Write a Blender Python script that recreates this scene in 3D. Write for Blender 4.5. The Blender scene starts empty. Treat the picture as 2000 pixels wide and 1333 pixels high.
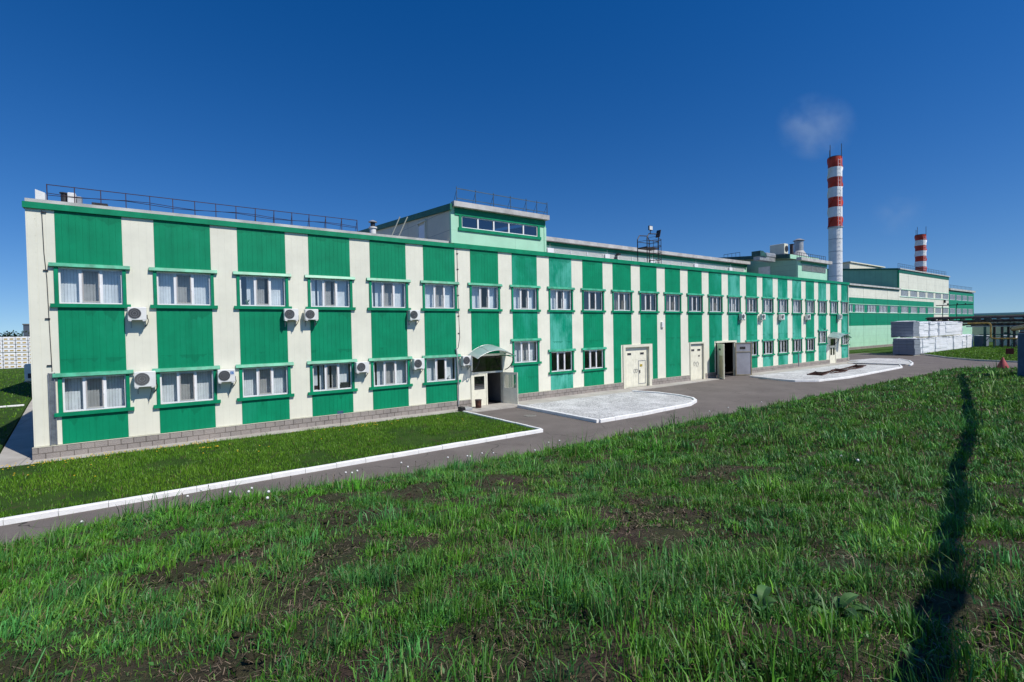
import bpy, math, random
import numpy as np
from mathutils import Vector, Matrix, noise as mnoise
random.seed(7); rng = np.random.default_rng(11)
scene = bpy.context.scene
COL = scene.collection
R = math.radians

# ------------------------------------------------------------------ helpers
class MB:
    """collects faces for one mesh"""
    def __init__(s): s.v = []; s.f = []
    def add(s, vs, fs):
        o = len(s.v); s.v += [tuple(p) for p in vs]; s.f += [tuple(i + o for i in f) for f in fs]; return s
    def box(s, x0, x1, y0, y1, z0, z1):
        return s.add([(x0,y0,z0),(x1,y0,z0),(x1,y1,z0),(x0,y1,z0),(x0,y0,z1),(x1,y0,z1),(x1,y1,z1),(x0,y1,z1)],
                     [(0,3,2,1),(4,5,6,7),(0,1,5,4),(1,2,6,5),(2,3,7,6),(3,0,4,7)])
    def hexa(s, a, b):
        """a: 4 pts bottom ring, b: 4 pts top ring"""
        return s.add(list(a) + list(b), [(0,3,2,1),(4,5,6,7),(0,1,5,4),(1,2,6,5),(2,3,7,6),(3,0,4,7)])
    def cbox(s, x0, x1, y0, y1, z0, z1, c=.01):
        """box with chamfered vertical and top edges"""
        ring = lambda d, z: [(x0+d,y0,z),(x1-d,y0,z),(x1,y0+d,z),(x1,y1-d,z),(x1-d,y1,z),(x0+d,y1,z),(x0,y1-d,z),(x0,y0+d,z)]
        def ins(z):
            return [(x0+2*c,y0+c,z),(x1-2*c,y0+c,z),(x1-c,y0+2*c,z),(x1-c,y1-2*c,z),(x1-2*c,y1-c,z),(x0+2*c,y1-c,z),(x0+c,y1-2*c,z),(x0+c,y0+2*c,z)]
        vs = ins(z0) + ring(c, z0+c) + ring(c, z1-c) + ins(z1)
        fs = [tuple(range(7,-1,-1)), tuple(range(24,32))]
        for k in range(3):
            for i in range(8):
                j = (i+1) % 8; fs.append((k*8+i, k*8+j, k*8+8+j, k*8+8+i))
        return s.add(vs, fs)
    def quad(s, *p): return s.add(p, [tuple(range(len(p)))])
    def tube(s, pts, r, n=8, cap=True):
        pts = [Vector(p) for p in pts]; rings = []
        for i, p in enumerate(pts):
            d = (pts[min(i+1, len(pts)-1)] - pts[max(i-1, 0)]).normalized()
            u = d.cross(Vector((0,0,1)));
            if u.length < 1e-3: u = Vector((1,0,0))
            u.normalize(); w = d.cross(u)
            rr = r[i] if isinstance(r, (list, tuple)) else r
            rings.append([p + u*rr*math.cos(2*math.pi*k/n) + w*rr*math.sin(2*math.pi*k/n) for k in range(n)])
        vs = [q for g in rings for q in g]; fs = []
        for i in range(len(pts)-1):
            for k in range(n):
                j = (k+1) % n; fs.append((i*n+k, i*n+j, i*n+n+j, i*n+n+k))
        if cap: fs += [tuple(range(n)), tuple(range(len(vs)-1, len(vs)-n-1, -1))]
        return s.add(vs, fs)
    def lathe(s, c, prof, n=24):
        """prof: list of (radius, z) upward"""
        vs = []; fs = []
        for (r, z) in prof:
            for k in range(n):
                a = 2*math.pi*k/n; vs.append((c[0]+r*math.cos(a), c[1]+r*math.sin(a), c[2]+z))
        for i in range(len(prof)-1):
            for k in range(n):
                j = (k+1) % n; fs.append((i*n+k, i*n+j, i*n+n+j, i*n+n+k))
        fs += [tuple(range(n-1,-1,-1)), tuple(range(len(vs)-n, len(vs)))]
        return s.add(vs, fs)
    def prism(s, poly, axis, a, b):
        """poly: 2-D outline in the other two axes, pushed along axis from a to b"""
        def P(p, t):
            if axis == 'x': return (t, p[0], p[1])
            if axis == 'y': return (p[0], t, p[1])
            return (p[0], p[1], t)
        n = len(poly)
        return s.add([P(p, a) for p in poly] + [P(p, b) for p in poly],
                     [tuple(range(n-1,-1,-1)), tuple(range(n, 2*n))] + [(i, (i+1)%n, n+(i+1)%n, n+i) for i in range(n)])
    def ball(s, c, r, n=6, m=4, sz=1):
        return s.lathe(c, [(max(1e-3, r*math.sin(math.pi*i/m)), -r*sz*math.cos(math.pi*i/m)) for i in range(m+1)], n)
    def mesh(s, name, off=(0,0,0), fix=None):
        me = bpy.data.meshes.new(name)
        o = off
        me.from_pydata([(p[0]-o[0], p[1]-o[1], p[2]-o[2]) for p in s.v], [], s.f); me.update()
        if name not in ('glass', 'pane', 'transom_glass', 'insect_screen'):
            import bmesh as _b
            bm = _b.new(); bm.from_mesh(me); _b.ops.recalc_face_normals(bm, faces=bm.faces); bm.to_mesh(me); bm.free()
        return me

WL = {}
def link(o, parent=None, loc=None):
    COL.objects.link(o)
    if parent is not None: o.parent = parent
    return o
def root(name, label, cat, loc=(0,0,0), group=None, rz=0):
    o = bpy.data.objects.new(name, None); o.empty_display_size = .2
    o.location = loc; o.rotation_euler[2] = rz; COL.objects.link(o); WL[o.name] = Vector(loc)
    o['label'] = label; o['category'] = cat
    if group: o['group'] = group
    return o
def tag(o, label=None, cat=None, group=None, kind=None):
    if label: o['label'] = label
    if cat: o['category'] = cat
    if group: o['group'] = group
    if kind: o['kind'] = kind
    return o
def part(mb, name, mat, parent=None, smooth=False, label=None):
    """world-coordinate mesh linked under parent (parent unrotated)"""
    off = WL[parent.name] if parent is not None else Vector((0,0,0))
    me = mb.mesh(name, off) if isinstance(mb, MB) else mb
    o = bpy.data.objects.new(name, me); link(o, parent)
    WL[o.name] = off
    if mat is not None and len(me.materials) == 0: me.materials.append(mat)
    if smooth: shade(me)
    if label: o['label'] = label
    return o
def shade(me, ang=35):
    me.shade_smooth() if hasattr(me, 'shade_smooth') else None
    try: me.set_sharp_from_angle(angle=R(ang))
    except Exception: pass
def copy_tree(o, parent=None):
    c = o.copy(); COL.objects.link(c)
    if parent is not None: c.parent = parent
    for ch in list(o.children): copy_tree(ch, c)
    return c
def thing_mesh(mb, name, mat, label, cat, loc=None, group=None, smooth=False, kind=None):
    xs = np.array(mb.v); b = loc if loc is not None else ((xs[:,0].min()+xs[:,0].max())/2, (xs[:,1].min()+xs[:,1].max())/2, xs[:,2].min())
    me = mb.mesh(name, b); me.materials.append(mat)
    o = bpy.data.objects.new(name, me); o.location = b; COL.objects.link(o); WL[o.name] = Vector(b)
    if smooth: shade(me)
    return tag(o, label, cat, group, kind)

# ------------------------------------------------------------------ materials
def nt(name):
    m = bpy.data.materials.new(name); m.use_nodes = True
    t = m.node_tree; b = t.nodes['Principled BSDF']
    return m, t, b
def N(t, typ, **kw):
    n = t.nodes.new(typ)
    for k, v in kw.items():
        if k.startswith('i_'):
            key = k[2:].replace('_', ' ')
            n.inputs[int(key) if key.isdigit() else key].default_value = v
        else: setattr(n, k, v)
    return n
def rgb(c): return (c[0], c[1], c[2], 1)
def pos(t):
    return N(t, 'ShaderNodeNewGeometry').outputs['Position']
def noise_fac(t, scale, detail=4, rough=.6, vec=None, lo=.35, hi=.65, stretch=None):
    v = vec or pos(t)
    if stretch:
        mp = N(t, 'ShaderNodeMapping'); mp.inputs['Scale'].default_value = stretch
        t.links.new(v, mp.inputs['Vector']); v = mp.outputs['Vector']
    n = N(t, 'ShaderNodeTexNoise'); n.inputs['Scale'].default_value = scale
    n.inputs['Detail'].default_value = detail; n.inputs['Roughness'].default_value = rough
    t.links.new(v, n.inputs['Vector'])
    r = N(t, 'ShaderNodeMapRange'); r.inputs['From Min'].default_value = lo; r.inputs['From Max'].default_value = hi
    t.links.new(n.outputs['Fac'], r.inputs['Value'])
    return r.outputs['Result']
def mix(t, a, b, fac):
    m = N(t, 'ShaderNodeMix', data_type='RGBA')
    for s, x in ((m.inputs[6], a), (m.inputs[7], b)):
        if isinstance(x, tuple): s.default_value = rgb(x)
        else: t.links.new(x, s)
    if isinstance(fac, float): m.inputs[0].default_value = fac
    else: t.links.new(fac, m.inputs[0])
    return m.outputs[2]
def math_(t, op, a, b=0.0, clamp=False):
    n = N(t, 'ShaderNodeMath', operation=op, use_clamp=clamp)
    for i, x in enumerate((a, b)):
        if isinstance(x, (int, float)): n.inputs[i].default_value = x
        else: t.links.new(x, n.inputs[i])
    return n.outputs[0]
def bump(t, b, h, strength=.3, dist=.02, prev=None):
    n = N(t, 'ShaderNodeBump'); n.inputs['Strength'].default_value = strength; n.inputs['Distance'].default_value = dist
    t.links.new(h, n.inputs['Height']); t.links.new(n.outputs['Normal'], b.inputs['Normal'])
def stripes(t, axis, period, width, off=0.0):
    """1 on thin lines every period along the axis"""
    sx = N(t, 'ShaderNodeSeparateXYZ'); t.links.new(pos(t), sx.inputs[0])
    a = math_(t, 'ADD', sx.outputs[axis], off); f = math_(t, 'FRACT', math_(t, 'DIVIDE', a, period))
    return math_(t, 'LESS_THAN', f, width/period)
def plain(name, c, rough=.6, var=.12, scale=1.5, metal=0, bumpy=0, bscale=40, spec=.4, var2=None):
    m, t, b = nt(name)
    d = tuple(max(0, x*(1-var*1.6)) for x in c); e = tuple(min(1, x*(1+var)) for x in c)
    f = noise_fac(t, scale, 5)
    t.links.new(mix(t, d, e, f), b.inputs['Base Color'])
    b.inputs['Roughness'].default_value = rough; b.inputs['Metallic'].default_value = metal
    b.inputs['Specular IOR Level'].default_value = spec
    if bumpy: bump(t, b, noise_fac(t, bscale, 4), bumpy, .01)
    return m

def cladding(name, c, joint, period=.2, width=.014, off=0.0, dirt=(.35,.33,.25), rough=.45, amt=.25, axis=0, second=None):
    m, t, b = nt(name)
    f = noise_fac(t, .8, 5)
    base = mix(t, tuple(x*.93 for x in c), tuple(min(1,x*1.04) for x in c), f)
    g = noise_fac(t, 1.2, 5, stretch=(3.0, 3.0, .18), lo=.5, hi=.8)
    base = mix(t, base, dirt, math_(t, 'MULTIPLY', g, amt))
    l = stripes(t, axis, period, width, off)
    if second: l = math_(t, 'MAXIMUM', l, stripes(t, second[0], second[1], second[2], second[3]))
    base = mix(t, base, joint, math_(t, 'MULTIPLY', l, .75))
    t.links.new(base, b.inputs['Base Color'])
    b.inputs['Roughness'].default_value = rough; b.inputs['Specular IOR Level'].default_value = .35
    bump(t, b, math_(t, 'SUBTRACT', 1.0, l), .4, .01)
    return m

CREAM = (.79,.775,.64)
M = {}
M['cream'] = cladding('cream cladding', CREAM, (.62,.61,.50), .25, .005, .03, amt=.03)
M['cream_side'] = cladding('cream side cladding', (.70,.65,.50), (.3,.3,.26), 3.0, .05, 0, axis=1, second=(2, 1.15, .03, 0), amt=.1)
M['cream_plain'] = plain('cream paint', (.74,.72,.57), .5, .05)
M['cream_door'] = plain('cream door paint', (.80,.775,.62), .5, .06, 3)
M['mint'] = cladding('mint cladding', (.43,.74,.53), (.25,.45,.32), 6.0, .02, 0, second=(2, 1.15, .012, 0), amt=.1)
M['green'] = plain('green trim paint', (.002,.245,.113), .45, .12, 2, spec=.3)
M['greend'] = plain('dark green roof trim', (.006,.13,.075), .5, .12, 2)
M['hood'] = plain('sunlit green hood paint', (.045,.36,.21), .4, .22, 3)  # lighter than trim: sun on the tilted hood is put into the colour

def green_board(name, c, faded, amt, streak):
    m, t, b = nt(name)
    f = noise_fac(t, .9, 5)
    base = mix(t, tuple(x*.86 for x in c), tuple(x*1.1 for x in c), f)
    # board to board variation
    sx = N(t, 'ShaderNodeSeparateXYZ'); t.links.new(pos(t), sx.inputs[0])
    bi = math_(t, 'FLOOR', math_(t, 'DIVIDE', sx.outputs[0], .197))
    wn = N(t, 'ShaderNodeTexWhiteNoise', noise_dimensions='1D'); t.links.new(bi, wn.inputs['W'])
    base = mix(t, base, tuple(x*1.15+.001 for x in c), math_(t, 'MULTIPLY', wn.outputs['Value'], .4))
    # chalky bleached patches and runs with a shape of their own
    g = noise_fac(t, .55, 6, .65, stretch=(1.0, 1.0, .45), lo=streak, hi=streak+.16)
    h = noise_fac(t, 6.0, 5, .7, stretch=(2.0, 2.0, .12), lo=.3, hi=.7)
    fade = math_(t, 'MULTIPLY', math_(t, 'MULTIPLY', g, math_(t, 'ADD', h, .35, True)), amt)
    base = mix(t, base, faded, fade)
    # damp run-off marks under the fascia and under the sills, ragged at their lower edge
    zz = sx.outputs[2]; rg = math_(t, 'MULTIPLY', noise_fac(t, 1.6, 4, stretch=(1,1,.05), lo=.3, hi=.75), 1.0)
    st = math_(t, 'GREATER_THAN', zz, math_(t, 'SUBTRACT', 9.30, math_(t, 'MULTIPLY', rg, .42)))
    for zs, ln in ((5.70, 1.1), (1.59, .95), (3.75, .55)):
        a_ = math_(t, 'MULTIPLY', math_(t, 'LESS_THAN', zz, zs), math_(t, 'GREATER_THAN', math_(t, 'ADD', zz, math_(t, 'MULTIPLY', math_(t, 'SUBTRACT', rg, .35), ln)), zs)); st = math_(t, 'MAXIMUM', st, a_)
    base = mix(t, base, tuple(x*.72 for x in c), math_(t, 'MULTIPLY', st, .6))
    t.links.new(base, b.inputs['Base Color'])
    b.inputs['Roughness'].default_value = .5; b.inputs['Specular IOR Level'].default_value = .22
    bump(t, b, noise_fac(t, 14, 4, stretch=(1, 1, .1)), .12, .01)
    return m
M['gb0'] = green_board('green board paint', (.0012,.238,.110), (.02,.36,.21), .35, .54)
M['gb1'] = green_board('green board paint slightly bleached', (.0012,.24,.120), (.04,.42,.30), .6, .46)
M['gb2'] = green_board('green board paint bleached', (.0015,.25,.143), (.12,.52,.41), .8, .42)

def blockwork():
    m, t, b = nt('rough grey blockwork')
    sx = N(t, 'ShaderNodeSeparateXYZ'); t.links.new(pos(t), sx.inputs[0])
    cb = N(t, 'ShaderNodeCombineXYZ'); t.links.new(math_(t, 'ADD', sx.outputs[0], sx.outputs[1]), cb.inputs[0]); t.links.new(sx.outputs[2], cb.inputs[1])
    br = N(t, 'ShaderNodeTexBrick'); t.links.new(cb.outputs[0], br.inputs['Vector'])
    br.inputs['Scale'].default_value = 1; br.inputs['Brick Width'].default_value = .40; br.inputs['Row Height'].default_value = .26
    br.inputs['Mortar Size'].default_value = .016; br.inputs['Mortar Smooth'].default_value = .2; br.inputs['Bias'].default_value = 0
    br.inputs['Color1'].default_value = rgb((.34,.31,.285)); br.inputs['Color2'].default_value = rgb((.28,.255,.235)); br.inputs['Mortar'].default_value = rgb((.09,.08,.07))
    n = noise_fac(t, 22, 5); c = mix(t, br.outputs['Color'], (.17,.15,.13), math_(t, 'MULTIPLY', n, .45))
    c = mix(t, c, (.46,.40,.35), math_(t, 'MULTIPLY', noise_fac(t, 1.1, 4), .4))
    t.links.new(c, b.inputs['Base Color']); b.inputs['Roughness'].default_value = .9; b.inputs['Specular IOR Level'].default_value = .2
    h = math_(t, 'SUBTRACT', math_(t, 'MULTIPLY', noise_fac(t, 30, 5), .5), br.outputs['Fac'])
    bump(t, b, h, .8, .02)
    return m
M['block'] = blockwork()
M['white'] = plain('white window plastic', (.84,.84,.84), .35, .04)
M['acwhite'] = plain('white enamelled metal', (.78,.78,.75), .35, .06, 3)
M['blind'] = plain('light vertical blind fabric', (.80,.82,.84), .8, .08, 2)
M['curtain'] = plain('beige curtain fabric', (.36,.31,.25), .85, .15, 2)
M['dark'] = plain('dark grey plastic', (.035,.035,.04), .5, .2, 5)
M['grille'] = plain('grey grille', (.10,.10,.10), .5, .1, 5)
M['black'] = plain('black rubber', (.012,.012,.014), .6, .2)
M['greymetal'] = plain('grey galvanised metal', (.42,.43,.43), .42, .14, 3, metal=.35)
M['greystrip'] = plain('weathered grey coping', (.50,.49,.47), .75, .16, 1.2, bumpy=.15)
M['bluegrey'] = plain('blue grey steel', (.055,.115,.19), .5, .15, 2)
M['rail'] = plain('maroon railing paint', (.045,.022,.03), .5, .2)
M['railgrey'] = plain('dark railing paint', (.05,.055,.06), .5, .2)
M['rust'] = plain('rusty steel', (.075,.03,.02), .85, .45, 7, bumpy=.3)
M['steel'] = plain('dark steel', (.06,.045,.045), .6, .3, 3)
M['teal'] = plain('teal steel', (.03,.10,.09), .55, .25, 3)
M['ochre'] = plain('ochre gas pipe paint', (.30,.20,.045), .5, .25, 2)
M['red'] = plain('red chimney paint', (.52,.045,.02), .6, .2, .6)
M['chwhite'] = plain('white chimney paint', (.85,.86,.86), .6, .08, .5)
M['conered'] = plain('faded red cone paint', (.42,.085,.085), .65, .2, 3)
M['interior'] = plain('grey interior plaster', (.40,.37,.33), .9, .1, 1)
M['int_dark'] = plain('dark floor and garage shade', (.06,.05,.05), .9, .2, 1)  # floor tone, darkened to put the open garage's shade into colour
M['roofing'] = plain('grey roofing felt', (.17,.165,.16), .9, .2, .8)
M['garagegrey'] = plain('grey inner door face', (.34,.34,.37), .6, .08, 1.5)
M['kerb'] = plain('white kerb paint', (.84,.84,.82), .75, .06, 2.5, bumpy=.2, bscale=25)
M['polycarb'] = None

def glass_mat(name, tint=(.90,.94,.95), base=.0, ior=1.5, rough=.0):
    m = bpy.data.materials.new(name); m.use_nodes = True; t = m.node_tree; t.nodes.clear()
    out = N(t, 'ShaderNodeOutputMaterial'); tr = N(t, 'ShaderNodeBsdfTransparent'); tr.inputs[0].default_value = rgb(tint)
    gl = N(t, 'ShaderNodeBsdfGlossy'); gl.inputs['Roughness'].default_value = rough; gl.inputs[0].default_value = (1,1,1,1)
    ge = N(t, 'ShaderNodeNewGeometry'); dp_ = N(t, 'ShaderNodeVectorMath', operation='DOT_PRODUCT'); t.links.new(ge.outputs['Normal'], dp_.inputs[0]); t.links.new(ge.outputs['Incoming'], dp_.inputs[1])
    f0 = ((ior-1)/(ior+1))**2*1.7; sch = math_(t, 'POWER', math_(t, 'SUBTRACT', 1.0, math_(t, 'ABSOLUTE', dp_.outputs['Value'])), 5.0)
    mx = N(t, 'ShaderNodeMixShader'); f = math_(t, 'ADD', math_(t, 'MULTIPLY', sch, 1-f0), base+f0, True)
    t.links.new(f, mx.inputs[0]); t.links.new(tr.outputs[0], mx.inputs[1]); t.links.new(gl.outputs[0], mx.inputs[2]); t.links.new(mx.outputs[0], out.inputs[0])
    return m
M['glass'] = glass_mat('window glass', base=.06)
M['darkglass'] = glass_mat('dark reflective glass', (.25,.27,.28), .10)
M['mesh'] = glass_mat('insect screen', (.72,.70,.68), 0.0, 1.2, .4)
def polycarb():
    m, t, b = nt('smoky polycarbonate sheet'); b.inputs['Base Color'].default_value = (.33,.45,.43,1); b.inputs['Roughness'].default_value = .25; b.inputs['Alpha'].default_value = .78; return m
M['polycarb'] = polycarb()

def asphalt():
    m, t, b = nt('worn asphalt')
    c = mix(t, (.132,.114,.103), (.185,.160,.145), noise_fac(t, .35, 6, .6))
    c = mix(t, c, (.17,.15,.13), math_(t, 'MULTIPLY', noise_fac(t, 90, 3, .7, lo=.45, hi=.75), .45))
    c = mix(t, c, (.10,.085,.076), math_(t, 'MULTIPLY', noise_fac(t, .9, 5, .6, lo=.55, hi=.72), .5))
    # tyre-polished bands along the drive
    sx = N(t, 'ShaderNodeSeparateXYZ'); t.links.new(pos(t), sx.inputs[0])
    w = N(t, 'ShaderNodeTexWave', wave_type='BANDS', bands_direction='Y'); w.inputs['Scale'].default_value = .22; w.inputs['Distortion'].default_value = 2.5; w.inputs['Detail'].default_value = 3
    t.links.new(pos(t), w.inputs['Vector'])
    c = mix(t, c, (.15,.13,.115), math_(t, 'MULTIPLY', w.outputs['Fac'], .3))
    # cracks
    vo = N(t, 'ShaderNodeTexVoronoi', feature='DISTANCE_TO_EDGE'); vo.inputs['Scale'].default_value = .28
    n2 = N(t, 'ShaderNodeTexNoise'); n2.inputs['Scale'].default_value = 1.2; t.links.new(pos(t), n2.inputs['Vector'])
    av = N(t, 'ShaderNodeVectorMath', operation='ADD'); t.links.new(pos(t), av.inputs[0]); t.links.new(n2.outputs['Color'], av.inputs[1]); t.links.new(av.outputs[0], vo.inputs['Vector'])
    cr = math_(t, 'MULTIPLY', math_(t, 'LESS_THAN', vo.outputs['Distance'], .004), noise_fac(t, .4, 3, lo=.45, hi=.6))
    c = mix(t, c, (.035,.032,.03), cr)
    t.links.new(c, b.inputs['Base Color']); b.inputs['Roughness'].default_value = .88; b.inputs['Specular IOR Level'].default_value = .25
    bump(t, b, noise_fac(t, 120, 3), .3, .01)
    return m
M['asphalt'] = asphalt()
def concrete():
    m, t, b = nt('pale concrete')
    c = mix(t, (.36,.335,.295), (.47,.445,.40), noise_fac(t, .9, 6))
    c = mix(t, c, (.26,.23,.19), math_(t, 'MULTIPLY', noise_fac(t, .5, 5, lo=.52, hi=.7), .5))
    l = stripes(t, 0, 2.0, .03, .4); c = mix(t, c, (.16,.15,.13), math_(t, 'MULTIPLY', l, .7))
    t.links.new(c, b.inputs['Base Color']); b.inputs['Roughness'].default_value = .9
    bump(t, b, noise_fac(t, 40, 4), .2, .01); return m
M['concrete'] = concrete()
def gravel():
    m, t, b = nt('white limestone gravel')
    vo = N(t, 'ShaderNodeTexVoronoi'); vo.inputs['Scale'].default_value = 15; t.links.new(pos(t), vo.inputs['Vector'])
    c = mix(t, (.20,.20,.20), (.74,.74,.72), vo.outputs['Color'])
    c = mix(t, c, (.84,.84,.82), math_(t, 'MULTIPLY', noise_fac(t, .6, 5, lo=.46, hi=.64), .5))
    c = mix(t, c, (.36,.36,.35), math_(t, 'MULTIPLY', noise_fac(t, 10, 4, lo=.5, hi=.66), .6))
    t.links.new(c, b.inputs['Base Color']); b.inputs['Roughness'].default_value = .95
    bump(t, b, vo.outputs['Distance'], .7, .04); return m
M['gravel'] = gravel()
def soil():
    m, t, b = nt('dark earth with dry litter')
    c = mix(t, (.070,.046,.034), (.185,.127,.096), noise_fac(t, 2.2, 7, .7))
    c = mix(t, c, (.27,.21,.16), math_(t, 'MULTIPLY', noise_fac(t, 38, 5, .75, lo=.56, hi=.72), .55))
    c = mix(t, c, (.045,.085,.022), math_(t, 'MULTIPLY', noise_fac(t, 1.1, 5, lo=.38, hi=.55), .6))
    t.links.new(c, b.inputs['Base Color']); b.inputs['Roughness'].default_value = .95; b.inputs['Specular IOR Level'].default_value = .15
    bump(t, b, math_(t, 'ADD', noise_fac(t, 28, 6, .7), math_(t, 'MULTIPLY', noise_fac(t, 6, 4), 1.5)), .9, .05); return m
M['soil'] = soil()
def turf():
    m, t, b = nt('turf')
    c = mix(t, (.035,.085,.012), (.060,.125,.018), noise_fac(t, 1.3, 6))
    c = mix(t, c, (.10,.085,.045), math_(t, 'MULTIPLY', noise_fac(t, 2.2, 6, lo=.55, hi=.7), .6))
    t.links.new(c, b.inputs['Base Color']); b.inputs['Roughness'].default_value = .95; b.inputs['Specular IOR Level'].default_value = .15
    bump(t, b, noise_fac(t, 30, 5), .8, .05); return m
M['turf'] = turf()
def blade_mat(name, gloss=.2):
    m = bpy.data.materials.new(name); m.use_nodes = True; t = m.node_tree; t.nodes.clear()
    out = N(t, 'ShaderNodeOutputMaterial'); at = N(t, 'ShaderNodeAttribute', attribute_name='tint')
    p = N(t, 'ShaderNodeBsdfPrincipled'); p.inputs['Roughness'].default_value = .5; p.inputs['Specular IOR Level'].default_value = gloss*2
    tl = N(t, 'ShaderNodeBsdfTranslucent'); mx = N(t, 'ShaderNodeMixShader'); mx.inputs[0].default_value = .16
    t.links.new(at.outputs['Color'], p.inputs['Base Color'])
    hs = N(t, 'ShaderNodeHueSaturation'); hs.inputs['Hue'].default_value = .48; hs.inputs['Value'].default_value = 1.3; t.links.new(at.outputs['Color'], hs.inputs['Color'])
    t.links.new(hs.outputs[0], tl.inputs[0])
    t.links.new(p.outputs[0], mx.inputs[1]); t.links.new(tl.outputs[0], mx.inputs[2]); t.links.new(mx.outputs[0], out.inputs[0]); return m
M['blade'] = blade_mat('grass blade')
M['leaf'] = plain('broad weed leaf', (.05,.12,.03), .5, .25, 8, spec=.3)
M['stalk'] = plain('dandelion stalk', (.10,.11,.05), .6, .2, 8)
M['seed'] = plain('dandelion seed fluff', (.75,.75,.73), .9, .05, 8)
M['yellow'] = plain('dandelion petal', (.70,.46,.01), .6, .1, 8)
M['packwhite'] = cladding('white plastic film', (.86,.87,.89), (.6,.62,.66), .28, .015, 0, axis=2, amt=.04, dirt=(.5,.55,.6))
M['packgrey'] = cladding('clear film over grey packs', (.27,.30,.34), (.10,.12,.14), .22, .03, 0, axis=2, amt=.4, dirt=(.14,.16,.18))
M['label'] = plain('ochre printed label', (.50,.36,.12), .7, .2, 4)
M['trunk'] = plain('bark', (.06,.045,.03), .9, .2, 4)
M['crown'] = plain('tree leaves', (.045,.075,.03), .8, .3, .8)
M['yellowplate'] = plain('yellow warning plate', (.45,.33,.03), .5, .1, 8)
M['signblue'] = plain('blue sticker', (.02,.16,.45), .4, .05)

# ------------------------------------------------------------------ ground, road, kerbs
def sheet(name, poly, z, mat, kind='structure', label=None, bot=None):
    mb = MB()
    if bot is None: mb.quad(*[(x, y, z) for x, y in poly])
    else: mb.prism(poly, 'z', bot, z)
    o = part(mb, name, mat)
    if bot is None and o.data.polygons[0].normal.z < 0: o.data.flip_normals()
    return tag(o, kind=kind)
g = sheet('ground', [(-3000,-3000),(3000,-3000),(3000,3000),(-3000,3000)], -.06, M['turf'])
sheet('road', [(-60,-13.5),(62.5,-13.5),(66,-17),(68,-40),(76,-40),(76,-14),(77,-9.6),(81,-6),(88,-1.6),(90,-.5),(90,6),(68.6,9),(68.6,.0),(-4.1,.0),(-60,-8)], 0.0, M['asphalt'])
# strip of worn ground left of the path
sheet('path', [(-5.0,-.95),(-4.1,-.95),(-4.1,25.9),(-8.3,25.9),(-7.8,21.7),(-5.4,2.2)], .045, M['concrete'], bot=-.05)
sheet('lawn', [(-40,-7.9),(13.35,-7.9),(13.2,-1.25),(-4.9,-.97),(-40,-.95)], .10, M['turf'], bot=-.05)
sheet('back_lawn', [(-90,-.94),(-5.06,-.94),(-5.46,2.2),(-7.86,21.7),(-8.4,26),(-8.4,90),(-90,90)], .06, M['turf'], bot=-.05)
sheet('pavement', [(-4.06,-.90),(13.1,-1.2),(14.0,-1.55),(17.3,-1.6),(27.5,-1.62),(27.5,-.02),(-4.06,-.02)], .06, M['concrete'], bot=-.05)
sheet('pavement', [(27.52,-1.2),(39.5,-.9),(39.5,-.02),(27.52,-.02)], .05, M['concrete'], bot=-.05)
sheet('pavement', [(43.2,-1.6),(67.9,-1.6),(67.9,-.02),(43.2,-.02)], .05, M['concrete'], bot=-.05)
sheet('gravel_bed', [(16.92,-1.75),(16.98,-8.0),(20,-8.05),(24.4,-7.75),(25.9,-7.15),(26.5,-6.6),(27.0,-5.3),(27.1,-3.6),(26.6,-1.75)], .10, M['gravel'], bot=-.05)
sheet('gravel_bed', [(42.4,-1.75),(41.3,-4.9),(41.2,-6.0),(42.4,-7.1),(46.8,-7.6),(60.9,-7.1),(63.6,-6.2),(62.0,-1.75)], .10, M['gravel'], bot=-.05)
sheet('gravel_bed', [(64.6,-1.0),(65.4,-6.3),(66.5,-6.4),(68.1,-6.0),(71.5,-4.8),(75.2,-2.7),(75.6,-.5),(68.2,.6),(68.2,-1.0)], .10, M['gravel'], bot=-.05)
fl = sheet('far_lawn', [(90,-1.2),(81.2,-6.2),(77.6,-9.6),(76.4,-14),(76.4,-60),(160,-60),(160,9),(119,9),(119,2)], .07, M['turf'], bot=-.05)
sheet('hall_verge', [(87,7.5),(120,7.5),(120,10.9),(87,10.9)], .05, M['turf'], bot=-.05)

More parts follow.
